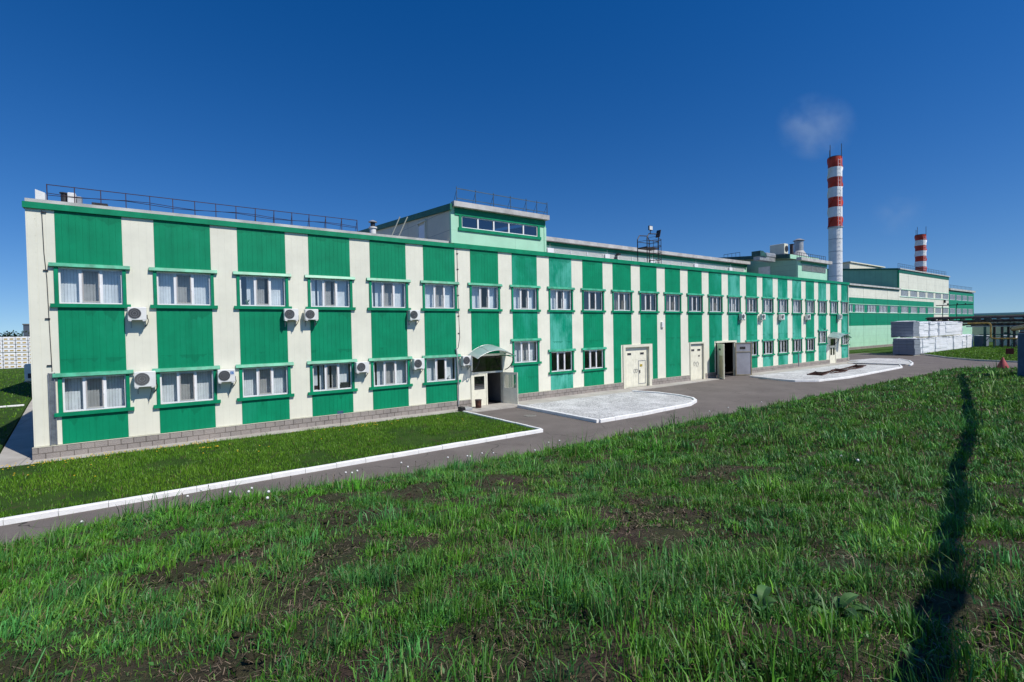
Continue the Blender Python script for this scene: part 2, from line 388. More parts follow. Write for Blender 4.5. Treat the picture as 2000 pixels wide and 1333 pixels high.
def kerb(name, pts, label, w=.16, h=.15, seg=1.0, gap=.012, mat='kerb'):
    mb = MB(); L = [0]
    for a, b in zip(pts, pts[1:]): L.append(L[-1] + math.dist(a, b))
    n = max(1, round(L[-1]/seg))
    def at(d):
        for i in range(len(pts)-1):
            if d <= L[i+1] or i == len(pts)-2:
                k = (d-L[i])/max(1e-6, L[i+1]-L[i]); a, b = pts[i], pts[i+1]
                return Vector((a[0]+(b[0]-a[0])*k, a[1]+(b[1]-a[1])*k))
    for i in range(n):
        # follow bends inside the segment
        ds = [i*L[-1]/n + gap/2] + [x for x in L[1:-1] if i*L[-1]/n+gap < x < (i+1)*L[-1]/n-gap] + [(i+1)*L[-1]/n - gap/2]
        P = [at(d) for d in ds]; dz = random.uniform(-.008, .008); dw = random.uniform(-.006,.006)
        rings = []
        for j, p in enumerate(P):
            d = (P[min(j+1,len(P)-1)] - P[max(j-1,0)]).normalized(); nrm = Vector((-d.y, d.x))
            prof = [(-w/2,-.06),(-w/2,h-.02+dz),(-w/2+.02,h+dz),(w/2-.02,h+dz),(w/2,h-.02+dz),(w/2,-.06)]
            rings.append([(p.x+nrm.x*(o+dw), p.y+nrm.y*(o+dw), z) for o, z in prof])
        vs = [q for r in rings for q in r]; m = 6
        fs = [tuple(range(m-1,-1,-1)), tuple(range(len(vs)-m, len(vs)))]
        for j in range(len(rings)-1):
            for k in range(m): fs.append((j*m+k, j*m+(k+1)%m, j*m+m+(k+1)%m, j*m+m+k))
        mb.add(vs, fs)
    o = part(mb, name, M[mat]); tag(o, label, 'kerb', kind='structure'); return o
kerb('kerb', [(-40,-8.02),(13.5,-8.02)], 'white painted kerb along the lawn beside the drive')
kerb('kerb', [(13.5,-7.93),(13.3,-1.4)], 'white painted kerb at the end of the lawn near the entrance', w=.12)
kerb('kerb', [(16.8,-1.7),(16.86,-8.12)], 'kerb in shade on the near end of the round gravel bed', w=.16, h=.17)
kerb('kerb', [(16.95,-8.14),(20,-8.16),(24.5,-7.86),(26.0,-7.25),(26.62,-6.65),(27.12,-5.3),(27.22,-3.6),(26.7,-1.75)], 'white kerb curving round the nearer gravel bed', h=.17)
kerb('kerb', [(42.3,-1.7),(41.18,-4.9),(41.08,-6.05),(42.35,-7.2),(46.8,-7.72),(61.0,-7.22),(63.8,-6.25)], 'white kerb round the gravel bed holding rusty frames')
kerb('kerb', [(64.5,-6.9),(66.6,-6.55),(68.2,-6.12),(71.6,-4.92),(75.3,-2.8)], 'white kerb at the tip of the farthest gravel bed')
kerb('kerb', [(90,-1.0),(81.2,-6.05),(77.5,-9.5),(76.3,-14),(76.3,-40)], 'grey kerb curving along the far lawn by the yard', mat='greystrip')
kerb('kerb', [(-30,21.0),(-7.9,21.0)], 'white kerb crossing the back lawn in building shade')
# manhole cover and patches on the drive
mbm = MB().lathe((15.6,-4.4,-.02), [(.34,0),(.34,.035),(.30,.04),(.30,.034),(.02,.036)], 20)
thing_mesh(mbm, 'manhole_cover', plain('worn iron cover', (.22,.20,.18), .6, .2, 8), 'round manhole cover in the asphalt before the entrance', 'manhole cover', loc=(15.6,-4.4,-.02))
mbm = MB().lathe((41.5,-3.2,-.02), [(.34,0),(.34,.035),(.30,.04),(.30,.034),(.02,.036)], 20)
thing_mesh(mbm, 'manhole_cover', M['dark'], 'dark manhole cover in the asphalt before the open garage', 'manhole cover', loc=(38.2,-3.6,-.02))

# ------------------------------------------------------------------ the bank of rough grass
def sm(a): a = np.clip(a, 0, 1); return a*a*(3-2*a)
AX = ([-40,-4,-1,1.5,4,8,14,22,36,52,70],[.40,.42,.60,.58,.44,.27,.22,.34,.36,.2,.05])
HX = ([-60,-10,2.7,5.6,8.5,13,19,30,48,62,72],[2.0,2.9,2.95,2.45,2.05,1.6,1.25,.95,.60,.32,.15])
_oct = [(rng.uniform(0,6.28), rng.uniform(0,6.28), rng.uniform(0,6.28)) for _ in range(10)]
def lump(x, y):
    z = 0
    for i, (a, p, q) in enumerate(_oct):
        k = .35*1.42**i; z = z + np.sin((x*np.cos(a)+y*np.sin(a))*k*2+p)*np.sin((-x*np.sin(a)+y*np.cos(a))*k*2.3+q)*.042/(1.25**i)
    return z
def hgt(x, y):
    x = np.asarray(x, float); y = np.asarray(y, float); t = -10.75-y
    A = np.interp(x, *AX); H = np.interp(x, *HX)
    h = A*sm(t/2.3) + (H-A)*np.clip(t/13, 0, 1.25) + lump(x, y)*np.clip(t/2.5, 0, 1)
    return np.where(t > 0, h, -.05)
def h1(x, y): return float(hgt(x, y))
def vnoise(x, y, s, seed=0):
    """smooth value noise in numpy, 0..1"""
    r = np.random.default_rng(100+seed); tab = r.random((64,64))
    u = np.asarray(x)/s+1000; v = np.asarray(y)/s+1000; i = np.floor(u).astype(int); j = np.floor(v).astype(int); a = sm(u-i); b = sm(v-j)
    T = lambda p, q: tab[p % 64, q % 64]
    return (T(i,j)*(1-a)+T(i+1,j)*a)*(1-b) + (T(i,j+1)*(1-a)+T(i+1,j+1)*a)*b
def fbm(x, y, s, seed=0): return (vnoise(x,y,s,seed)*.55 + vnoise(x,y,s/2.1,seed+1)*.28 + vnoise(x,y,s/4.3,seed+2)*.17)
xs = np.concatenate([np.arange(-60,-6,1.5), np.arange(-6,16,.16), np.arange(16,32,.35), np.arange(32,64.5,.8)])
ys = np.concatenate([np.arange(-60,-28,2.0), np.arange(-28,-16,.16), np.arange(-16,-10.6,.18), [-10.6]])
X, Y = np.meshgrid(xs, ys, indexing='ij')
fine = (vnoise(X,Y,.35,3)-.5)*.07 + (vnoise(X,Y,.16,4)-.5)*.03
Z = hgt(X, Y) + fine*np.clip((-10.75-Y)/1.2, 0, 1)
nx, ny = len(xs), len(ys)
idx = np.arange(nx*ny).reshape(nx, ny)
F = np.stack([idx[:-1,:-1], idx[1:,:-1], idx[1:,1:], idx[:-1,1:]], -1).reshape(-1,4)
def np_mesh(name, V, F, mat, smooth=False, tint=None):
    me = bpy.data.meshes.new(name); n = len(V); k = F.shape[1]
    me.vertices.add(n); me.vertices.foreach_set('co', np.ascontiguousarray(V, np.float32).ravel())
    me.loops.add(F.size); me.loops.foreach_set('vertex_index', np.ascontiguousarray(F, np.int32).ravel())
    me.polygons.add(len(F)); me.polygons.foreach_set('loop_start', np.arange(0, F.size, k, dtype=np.int32))
    me.polygons.foreach_set('loop_total', np.full(len(F), k, np.int32))
    me.update(calc_edges=True); me.materials.append(mat)
    if tint is not None:
        a = me.color_attributes.new('tint', 'FLOAT_COLOR', 'POINT'); c = np.ones((n,4), np.float32); c[:,:3] = tint; a.data.foreach_set('color', c.ravel())
    if smooth: me.polygons.foreach_set('use_smooth', np.ones(len(F), bool))
    return me
me = np_mesh('bank_terrain', np.stack([X,Y,Z],-1).reshape(-1,3), F, M['soil'], True)
o = bpy.data.objects.new('bank_terrain', me); COL.objects.link(o); tag(o, kind='structure')

# ------------------------------------------------------------------ grass
CAM = np.array([0,-24.92,4.5]); YAW = .6158; FWD = np.array([math.sin(YAW), math.cos(YAW)])
def blades(P, H, W, lean, az, col, bend=.5):
    """P n,3 roots; each blade two quads-as-tris (5 verts 3 tris)"""
    n = len(P); d = np.stack([np.cos(az), np.sin(az)], -1); s = np.stack([-d[:,1], d[:,0]], -1)
    # face the blade's flat side at random
    fa = rng.uniform(0, 6.283, n); s = np.stack([np.cos(fa), np.sin(fa)], -1)
    l1 = (H*.5*np.sin(lean*.55))[:,None]; z1 = H*.5*np.cos(lean*.55)
    l2 = l1 + (H*.5*np.sin(lean*(1+bend)))[:,None]; z2 = z1 + H*.5*np.cos(np.minimum(lean*(1+bend), 1.9))
    w = W[:,None]*.5
    V = np.zeros((n,5,3)); b = P[:,:2]
    V[:,0,:2] = b - s*w; V[:,1,:2] = b + s*w; V[:,0,2] = P[:,2]-.01; V[:,1,2] = P[:,2]-.01
    V[:,2,:2] = b + d*l1 - s*w*.85; V[:,3,:2] = b + d*l1 + s*w*.85; V[:,2,2] = P[:,2]+z1; V[:,3,2] = P[:,2]+z1
    V[:,4,:2] = b + d*l2; V[:,4,2] = P[:,2]+z2
    base = (np.arange(n)*5)[:,None,None]
    F = np.array([[0,1,3],[0,3,2],[2,3,4]])[None] + base
    return V.reshape(-1,3), F.reshape(-1,3), np.repeat(col, 5, 0)
def inview(x, y, marg=.22):
    v = np.stack([x-CAM[0], y-CAM[1]], -1); a = np.arctan2(v[:,0], v[:,1]) - YAW
    return np.abs(a) < .81+marg
PAL = np.array([(.048,.185,.014),(.072,.225,.018),(.105,.250,.022),(.044,.180,.044),(.078,.230,.040),(.130,.265,.034)])
Vs, Fs, Cs = [], [], []; off = 0
def push(v, f, c):
    global off
    Vs.append(v); Fs.append(f+off); Cs.append(c); off += len(v)
def cover(x, y):
    """how grassy a spot of the bank is, 0 bare .. 1"""
    m = fbm(x, y, .75, 20); m2 = vnoise(x, y, 4.0, 30)
    d = np.hypot(x-CAM[0], y-CAM[1])
    thr = np.interp(d, [2,6,12,22], [.425,.405,.345,.10])
    return np.clip((m + (m2-.5)*.20 - thr)/.13, 0, 1)
def scatter(n, rmin, rmax):
    r = np.sqrt(rng.uniform(rmin**2, rmax**2, n)); a = YAW + rng.uniform(-1.03, 1.03, n)
    x = CAM[0]+r*np.sin(a); y = CAM[1]+r*np.cos(a)
    k = (y < -10.85) & (x < 64) & ((y < -11.3) | (rng.random(n) < .7)); return x[k], y[k]
# tussocks: (rmin, rmax, tussock count per m2, blades each, blade height, blade width)
for (r0, r1, dens, nb, hh, ww) in ((1.4,5,30,64,.082,.0066),(5,9,25,50,.092,.0095),(9,15,18,36,.11,.0145),(15,26,11,22,.145,.024),(26,44,6.5,14,.15,.038),(44,70,3,10,.15,.065)):
    n = int(1.03*(r1**2-r0**2)*dens); x, y = scatter(n, r0, r1); c = cover(x, y); k = rng.random(len(x)) < c*.95+.03; x, y, c = x[k], y[k], c[k]
    n = len(x); size = rng.lognormal(-.08, .55, n)*(.6+.5*c); m = np.maximum(4, (nb*rng.uniform(.5,1.5,n)*np.clip(size,.4,1.6)).astype(int))
    t = np.repeat(np.arange(n), m); N_ = len(t)
    hue = np.clip((fbm(x,y,2.5,40)*1.5-.25 + rng.normal(0,.22,n))*5, 0, 4.99); i0 = hue.astype(int); fr_ = (hue-i0)[:,None]; tc = PAL[i0]*(1-fr_) + PAL[i0+1]*fr_
    tc = tc*np.array([.88,1.0,1.0])*.97*rng.lognormal(0,.28,(n,1))*np.array([1.08,1,.95])
    rr = np.abs(rng.normal(0,.085,N_))*size[t]; ra = rng.uniform(0,6.283,N_)
    px = x[t]+rr*np.cos(ra); py = y[t]+rr*np.sin(ra)
    ln = np.clip(rr/(.10*size[t])*.42 + rng.normal(.32,.30,N_), .02, 1.5); az = ra + rng.normal(0,.5,N_)
    wind = rng.random(N_) < .35; az = np.where(wind, .9+rng.normal(0,.5,N_), az)
    H = hh*size[t]*rng.uniform(.45,1.25,N_); W = ww*rng.uniform(.6,1.3,N_)
    col = tc[t]*rng.uniform(.8,1.25,(N_,1)); dry = rng.random(N_) < .05; col[dry] = np.array([.19,.15,.075])*rng.uniform(.6,1.3,(dry.sum(),1))
    P = np.stack([px,py,hgt(px,py)],-1); push(*blades(P,H,W,ln,az,col,rng.uniform(.3,1.5,N_)))
# sparse short grass between tussocks
for (r0, r1, dens, hh, ww) in ((1.4,5,1700,.055,.006),(5,9,800,.065,.009),(9,15,380,.08,.013),(15,26,200,.085,.022),(26,44,90,.09,.04),(44,70,40,.10,.08)):
    n = int(1.03*(r1**2-r0**2)*dens); x, y = scatter(n, r0, r1); c = np.clip(cover(x,y)*1.3+.10, 0, 1); k = rng.random(len(x)) < c; x, y = x[k], y[k]; n = len(x)
    i0 = rng.integers(0, 6, n); col = PAL[i0]*rng.uniform(.6,1.25,(n,1)); dry = rng.random(n) < .10; col[dry] = np.array([.20,.155,.08])*rng.uniform(.5,1.3,(dry.sum(),1))
    P = np.stack([x,y,hgt(x,y)],-1); push(*blades(P, hh*rng.uniform(.4,1.5,n), ww*rng.uniform(.6,1.3,n), np.abs(rng.normal(.5,.35,n)), rng.uniform(0,6.283,n), col, rng.uniform(.2,1,n)))
me = np_mesh('rough_grass', np.concatenate(Vs), np.concatenate(Fs), M['blade'], tint=np.concatenate(Cs)); o = bpy.data.objects.new('rough_grass', me); COL.objects.link(o); tag(o, 'tussocks of rough uncut grass on the bank', 'grass', kind='stuff')
nblades = len(me.vertices)//5
# dead straw lying on the soil
Vs, Fs, Cs = [], [], []; off = 0
for (r0, r1, dens, ll, ww) in ((1.4,5,520,.085,.0042),(5,9,260,.10,.0065),(9,16,80,.12,.010)):
    n = int(1.03*(r1**2-r0**2)*dens); x, y = scatter(n, r0, r1); k = rng.random(len(x)) < .25+.75*(fbm(x,y,1.1,60) > .5); x, y = x[k], y[k]; n = len(x)
    col = np.array([.30,.225,.15])*rng.uniform(.3,1.3,(n,1)); P = np.stack([x,y,hgt(x,y)+.022],-1)
    push(*blades(P, ll*rng.uniform(.3,1.6,n), ww*rng.uniform(.6,1.4,n), np.clip(rng.normal(2.72,.08,n),2.5,2.85), rng.uniform(0,6.283,n), col, np.zeros(n)))
me = np_mesh('dry_straw', np.concatenate(Vs), np.concatenate(Fs), M['blade'], tint=np.concatenate(Cs)); o = bpy.data.objects.new('dry_straw', me); COL.objects.link(o); tag(o, 'bits of dry straw scattered over the bare soil', 'straw', kind='stuff')
# clods and small weeds on the bank
mbV, mbF = [], []; k0 = 0
for (r0, r1, dens, sz) in ((1.4,5,170,.012),(5,9,80,.017),(9,15,25,.024)):
    n = int(1.03*(r1**2-r0**2)*dens); x, y = scatter(n, r0, r1); k = rng.random(len(x)) < 1.05-cover(x,y)*.8; x, y = x[k], y[k]; n = len(x)
    q = sz*rng.lognormal(0,.5,n); z = hgt(x,y)+.012
    o6 = np.array([[1,0,0],[0,1,0],[-1,0,0],[0,-1,0],[0,0,.8],[0,0,-.6]])
    V = (o6[None]*q[:,None,None]*rng.uniform(.55,1.35,(n,6,3))); an = rng.uniform(0,6.28,n); ca, sa = np.cos(an)[:,None], np.sin(an)[:,None]
    V = np.stack([V[...,0]*ca-V[...,1]*sa+x[:,None], V[...,0]*sa+V[...,1]*ca+y[:,None], V[...,2]+z[:,None]], -1)
    f = np.array([[0,1,4],[1,2,4],[2,3,4],[3,0,4],[1,0,5],[2,1,5],[3,2,5],[0,3,5]])[None]+(np.arange(n)*6)[:,None,None]+k0
    mbV.append(V.reshape(-1,3)); mbF.append(f.reshape(-1,3)); k0 += n*6
me = np_mesh('soil_clods', np.concatenate(mbV), np.concatenate(mbF), M['soil']); o = bpy.data.objects.new('soil_clods', me); COL.objects.link(o); tag(o, 'crumbs of dark earth among the grass tufts', 'soil', kind='stuff')
mbV, mbF, mbC = [], [], []; k0 = 0
for (r0, r1, dens, sz) in ((1.6,5,4.5,.055),(5,9,4,.06),(9,16,2.5,.075)):
    n = int(1.03*(r1**2-r0**2)*dens); x, y = scatter(n, r0, r1); n = len(x); m = rng.integers(5,9,n); t_ = np.repeat(np.arange(n), m); N_ = len(t_)
    az = rng.uniform(0,6.28,N_); l = sz*rng.uniform(.5,1.3,N_); w = l*rng.uniform(.28,.5,N_); el = rng.uniform(.1,.9,N_)
    d = np.stack([np.cos(az)*np.cos(el), np.sin(az)*np.cos(el), np.sin(el)],-1); sd_ = np.stack([-np.sin(az), np.cos(az), 0*az],-1)
    b = np.stack([x[t_], y[t_], hgt(x[t_],y[t_])+.015],-1); L = l[:,None]; W2 = w[:,None]*.5; up = np.array([0,0,1.0])
    V = np.stack([b, b+d*L*.5+sd_*W2+up*L*.05, b+d*L*.5-up*L*.0, b+d*L*.5-sd_*W2+up*L*.05, b+d*L-up*L*.12],1)
    f = np.array([[0,1,2],[0,2,3],[1,4,2],[2,4,3]])[None]+(np.arange(N_)*5)[:,None,None]+k0
    col = np.array([.050,.150,.030])*rng.uniform(.7,1.35,(N_,1))
    mbV.append(V.reshape(-1,3)); mbF.append(f.reshape(-1,3)); mbC.append(np.repeat(col,5,0)); k0 += N_*5
me = np_mesh('ground_weeds', np.concatenate(mbV), np.concatenate(mbF), M['blade'], tint=np.concatenate(mbC)); o = bpy.data.objects.new('ground_weeds', me); COL.objects.link(o); tag(o, 'small broad leaved weeds scattered through the rough grass', 'weeds', kind='stuff')
# mown lawns
def lawn(name, x, y, z, hh, ww, label, bare=True):
    n = len(x); f = fbm(x, y, 2.2, 70); k = (rng.random(n) < np.clip((f-.33)/.1, .12, 1)) if bare else np.ones(n, bool); x, y, f = x[k], y[k], f[k]; n = len(x)
    a = np.array([.064,.190,.010]); b = np.array([.135,.280,.016]); w = np.clip(f*1.6-.3 + rng.normal(0,.2,n), 0, 1)[:,None]; col = (a*(1-w)+b*w)*rng.uniform(.75,1.25,(n,1))
    dry = rng.random(n) < .05; col[dry] = np.array([.16,.14,.06])
    big = .6 + .9*vnoise(x,y,.5,80)
    v, fc, c = blades(np.stack([x,y,np.full(n,z)],-1), hh*big*rng.uniform(.5,1.4,n), ww*rng.uniform(.7,1.3,n), np.abs(rng.normal(.35,.3,n)), rng.uniform(0,6.283,n), col, rng.uniform(.2,.8,n))
    me = np_mesh(name, v, fc, M['blade'], tint=c); o = bpy.data.objects.new(name, me); COL.objects.link(o); tag(o, label, 'grass', kind='stuff')
n = 70000; x = rng.uniform(-14,13.25,n); y = rng.uniform(-7.85,-.95,n); k = (y < -1.0-.02*(x+4)) & ~((np.hypot((x-8.6)/.6,(y+6.9)/.45) < 1)); lawn('lawn_grass', x[k], y[k], .10, .10, .016, 'short green grass growing on the lawn before the building')
n = 26000; x = rng.uniform(-40,-7.95,n); y = rng.uniform(-.8,80,n); x = rng.uniform(-40,-5.1,n); k = x < -np.interp(y,[-1,2.2,21.7,26,80],[5.15,5.55,7.95,8.5,8.5]); lawn('back_lawn_grass', x[k], y[k], .06, .12, .05, 'short green grass left of the building', False)
n = 26000; x = rng.uniform(76.5,126,n); y = rng.uniform(-22,-1.3,n); k = (x > 76.6+np.clip(y+14,0,14)*.35) & (y < -1.4) & ((x-76.4) > (y+12)*1.25); lawn('far_lawn_grass', x[k], y[k], .07, .13, .09, 'short green grass on the far lawn by the wrapped packs', False)

# dandelions: yellow flecks on the lawn are beyond counting, the seeded ones on the bank are not
mb = MB()
for i in range(190):
    r = random.random()
    if r < .6: x, y = random.uniform(-5.5, 1.6), -1.15 - abs(random.gauss(0,.35))
    elif r < .72: x, y = random.gauss(1.3,.5), random.gauss(-2.6,.12)
    elif r < .85: x, y = random.gauss(7.4,.8), random.gauss(-2.0,.25)
    else: x, y = random.uniform(-6,12), random.uniform(-5,-1.3)
    z = .10+random.uniform(.05,.13); mb.lathe((x,y,z), [(.012,0),(.028,.008),(.02,.016)], 6)
o = part(mb, 'dandelion_flowers', M['yellow']); tag(o, 'yellow dandelion flowers scattered along the lawn edge', 'flowers', kind='stuff')
def dandelion(x, y, h, open_=True, bendx=0.0, r=.024):
    z = h1(x, y)-.01; t = root('dandelion', 'white dandelion clock on a thin stalk among rough grass' if open_ else 'thin brown seed stalk with a closed bud above rough grass', 'dandelion', (x,y,z), 'dandelion clocks on the bank' if open_ else 'closed dandelion stalks on the bank')
    p = [(x,y,z),(x+bendx*.3,y,z+h*.5),(x+bendx,y,z+h)]
    part(MB().tube(p, .0045, 5), 'stalk', M['stalk'], t)
    if open_: part(MB().ball((x+bendx,y,z+h+r*.8), r, 8, 6), 'seed_head', M['seed'], t, True)
    else: part(MB().lathe((x+bendx,y,z+h-.004), [(.003,0),(.010,.012),(.008,.03),(.002,.045)], 6), 'bud', M['steel'], t)
for (x, y, h, b) in [(-1.45,-12.3,.22,.02),(.5,-12.6,.34,.03),(.32,-12.5,.28,-.03),(1.0,-13.2,.2,.01),(1.45,-12.9,.24,.0),(1.2,-14.1,.25,.05),(1.42,-15.2,.28,.02),(1.36,-15.6,.22,.0),
                     (3.6,-12.5,.32,.0),(3.75,-12.45,.30,.02),(3.9,-12.4,.34,.02),(4.9,-12.8,.36,.05),(5.3,-12.4,.24,.0),(6.6,-12.2,.36,.03),(7.3,-12.1,.38,.04),(7.5,-12.0,.36,.0),(7.9,-12.0,.4,.02),
                     (8.6,-11.6,.36,.0),(10.9,-11.6,.35,.02),(11.6,-11.4,.34,.0),(9.3,-12.9,.2,.0),(20.5,-11.7,.42,.0),(15.2,-11.6,.3,.02),(25.5,-11.5,.36,.02),(22.4,-11.5,.4,.0),
                     (14.6,-20.1,.14,.0),(13.2,-19.9,.14,.0),(36,-14.1,.16,.0),(39.5,-15.0,.16,0),(12.2,-20.6,.15,.0)]:
    dandelion(x, y, h, True, b, .026 if x < 12 else .030)
for (x, y, h, b) in [(.62,-12.5,.42,.05),(.72,-12.4,.36,-.02),(.2,-12.6,.34,.0),(.9,-12.3,.33,.06),(2.3,-12.5,.42,.02),(2.6,-12.4,.36,.0),(2.75,-12.3,.40,.05),(2.1,-12.6,.30,-.04),(3.0,-12.4,.36,.05),(3.15,-12.4,.38,.0),(3.3,-12.3,.34,.08),(4.1,-12.3,.40,-.02),
                     (5.6,-12.2,.40,.02),(6.2,-12.2,.36,.0),(6.9,-12.1,.42,-.03),(7.1,-12.0,.36,.04),(8.1,-11.8,.42,.02),(10.2,-11.5,.4,.0),(12.4,-11.4,.4,.04),(18.6,-11.4,.42,.0),(21.3,-11.4,.4,.05)]:
    dandelion(x, y, h, False, b)

def weed(x, y, n, L, wd, label, name='broadleaf_weed', up=.5):
    z = h1(x, y); mb = MB()
    for i in range(n):
        a = random.uniform(0, 6.283); l = L*random.uniform(.55,1.15); w = wd*random.uniform(.7,1.2); e0 = random.uniform(.5,1.25)*up*2
        d = Vector((math.cos(a), math.sin(a), 0)); s = Vector((-d.y, d.x, 0)); pts = []; p = Vector((x,y,z)) + d*.02; e = e0
        for k in range(6):
            ww = w*[.12,.3,.85,1,.7,.05][k]; sg = Vector((0,0,.22*ww)); pts.append((p - s*ww*.5 + sg, p.copy(), p + s*ww*.5 + sg))
            p = p + (d*math.cos(e) + Vector((0,0,1))*math.sin(e))*l/5; e -= .30
        vs = [q for t in pts for q in t]; fs = []
        for k in range(5):
            for j in range(2): fs.append((k*3+j, k*3+j+1, k*3+4+j, k*3+3+j))
        mb.add(vs, fs)
    return thing_mesh(mb, name, M['leaf'], label, 'weed', loc=(x,y,z), smooth=True)
weed(3.0,-23.75,9,.19,.075, 'large leafed burdock low beside the dark shadow strip', 'burdock')
weed(2.75,-23.45,8,.18,.07, 'smaller burdock rosette just left of the large burdock', 'burdock')
weed(8.35,-12.0,60,.30,.06, 'bushy dark green weed clump on the crest beside the drive', 'weed_clump', .7)
weed(22.8,-11.9,70,.42,.08, 'tall bushy weed clump at the bank edge before the gravel beds', 'weed_clump', .7)
weed(-.25,-13.2,16,.20,.05, 'dock weed with grey green leaves on bare soil at the left crest', 'dock_weed', .6)
weed(1.6,-15.3,9,.26,.06, 'pale upright dock leaves beside a dandelion clock', 'dock_weed', .8)

# ------------------------------------------------------------------ striped office building
X0, X1, ZT, ZP = -4.07, 67.87, 9.5, .53
BAY = [-3.28+3*i for i in range(24)]; BW = 1.97
office = root('striped_factory_office', 'long two storey building with green and cream vertical stripes', 'building', (X0, 0, 0))
ZH, ZS, LH, LS = 7.38, 5.70, 3.22, 1.585       # upper window head beam top / sill beam bottom, lower the same
def opening(i, zs, zh): return (BAY[i]+.045, BAY[i]+BW-.03, zs+.14, zh-.17)
WIN = [(i, ZS, ZH) for i in range(24)]
LOW = [0,1,2,3,4,5,8,9,16,17,18,19,20]
WIN += [(i, LS, LH) for i in LOW] + [(7, 2.34, 4.0), (21, 2.34, 4.0), (23, 1.98, 3.55)]
holes = [opening(i, a, b) for i, a, b in WIN]
DOORH = [(14.66,16.98,0,3.12),(27.93,30.62,0,3.12),(35.93,37.80,0,3.12),(39.70,42.70,0,3.16),(62.62,64.0,0,3.0)]
def wall_holes(mb, x0, x1, z0, z1, holes, y0, y1):
    xs = sorted({x0, x1} | {min(max(v, x0), x1) for h in holes for v in h[:2]}); zs = sorted({z0, z1} | {min(max(v, z0), z1) for h in holes for v in h[2:]})
    for a, b in zip(xs, xs[1:]):
        run = None
        for c, d in list(zip(zs, zs[1:])) + [(None, None)]:
            solid = c is not None and not any(h[0]-1e-6 <= a and b <= h[1]+1e-6 and h[2]-1e-6 <= c and d <= h[3]+1e-6 for h in holes)
            if solid: run = (run[0], d) if run else (c, d)
            elif run: mb.box(a, b, y0, y1, run[0], run[1]); run = None
    return mb
wb = wall_holes(MB(), X0, X1, ZP, ZT, holes + [(a,b,0,d) for a,b,c,d in DOORH], 0, .16)
# bolt heads and the corner seam on the cream strips
for i in range(23):
    for k in range(4): wb.box(BAY[i]+BW+.1+k*.26, BAY[i]+BW+.125+k*.26, -.008, 0, 8.24, 8.265)
wb.box(-3.80,-3.795,-.004,0,ZP,ZT-.05)
for k in range(14): wb.box(-3.83,-3.80,-.008,0,.9+k*.62,.925+k*.62)
wall = part(wb, 'wall', M['cream'], office)
eb = MB().box(X0, X0+.16, .16, 26, ZP, ZT).box(X0, X1, 25.84, 26, ZP, ZT).box(X1-.16, X1, .16, 25.84, ZP, ZT)
part(MB().box(-8.2, 40, 26.02, 70, -.05, 13.8), 'unseen_rear_block', M['cream_side'], office)  # assumed mass out of view, sized so its shadow reaches the back lawn
part(eb, 'end_wall', M['cream_side'], office)
part(MB().box(X0+.17, X1-.17,   .2, 25.8, ZT-.25, ZT-.05), 'roof', M['roofing'], office)
part(MB().box(X0+.17, X1-.17, .17, 25.8, 4.28, 4.45), 'upper_floor', M['interior'], office)
pb = MB().box(X0+.17, X1-.17, 5.0, 5.15, .02, 4.28).box(X0+.17, X1-.17, 4.5, 4.65, 4.46, 9.2)
for x in (-.9, 5.1, 14.3, 17.3, 26.2, 32.1, 38.8, 49.0, 53.1, 61.9, 65.0): pb.box(x, x+.12, .3, 5.0, .02, 4.28)
for k in range(12): x = -.9+6*k; pb.box(x, x+.12, .3, 4.5, 4.46, 9.2)
part(pb, 'partition', M['interior'], office)
part(MB().box(X0+.17, X1-.17, .17, 25.8, .0, .02), 'ground_floor', M['int_dark'], office)
# plinth in pieces between the doors, with the metal drip above it
pl = MB(); dp = MB(); segs = [(X0-.05,14.62),(17.05,27.68),(30.90,35.88),(37.97,39.68),(42.95,62.5),(64.12,X1+.02)]
for a, b in segs: pl.box(a, b, -.04, .3, -.05, ZP-.03); dp.box(a, b, -.055, 0, ZP-.03, ZP-.012)
pl.box(X0-.05, X0+.2, .31, 26, -.05, ZP-.03)
part(pl, 'plinth', M['block'], office); part(dp, 'drip_flashing', M['cream_plain'], office)
# fascia and coping
fb = MB().box(X0-.06, 13.6, -.10, .0, 9.33, 9.555).box(13.605, X1+.06, -.10, .0, 9.335, 9.60); fb.box(X0-.06, X0, .001, 26, 9.33, 9.555)
part(fb, 'fascia', M['green'], office)
cb_ = MB().box(X0-.02, 13.4, .12, .42, 9.3, 9.72); cb_.box(13.62, X1, .03, .3, 9.3, 9.625)
part(cb_, 'coping', M['greystrip'], office)
# vertical green boards, bay by bay
def skip_for(i):
    hs = [(h[2], h[3]) for h in [opening(j, a, b) for j, a, b in WIN if j == i]]
    return sorted(hs)
PORT = [(27.68,30.92,3.31),(35.88,37.98,3.27),(39.68,42.96,3.27)]
for i, x in enumerate(BAY):
    sg_ = {}; n = 10; w = BW/n
    for k in range(n):
        a, b = x+k*w+.0, x+(k+1)*w-.006; z = [ZP]; rng_ = []
        cut = list(skip_for(i))
        for (p, q, zt) in PORT:
            if b > p and a < q: cut.append((0, zt))
        if i == 6: cut.append((0, 3.14)) if b > 14.6 else None
        if i == 22: cut.append((0, 3.02))
        z0 = ZP
        for c, d in sorted(cut):
            mb = sg_.setdefault(round(c,2), MB())
            if c > z0: mb.box(a, b, -.018, -.001, z0, c).box(b, b+.006, -.009, -.001, z0, c)
            z0 = max(z0, d)
        mb = sg_.setdefault(9.33, MB())
        mb.box(a, b, -.018, -.001, z0, 9.335).box(b, b+.006, -.009, -.001, z0, 9.335)
    lv = 'gb0' if i in (0,1,2,3,4,5,6,9,10,11,12,13) else ('gb1' if i in (7,12,14,16,20,22) else 'gb2')
    for mb in sg_.values():
        if mb.v: part(mb, 'green_cladding', M[lv], office, label='green boards bleached in pale patches' if lv == 'gb2' else None)
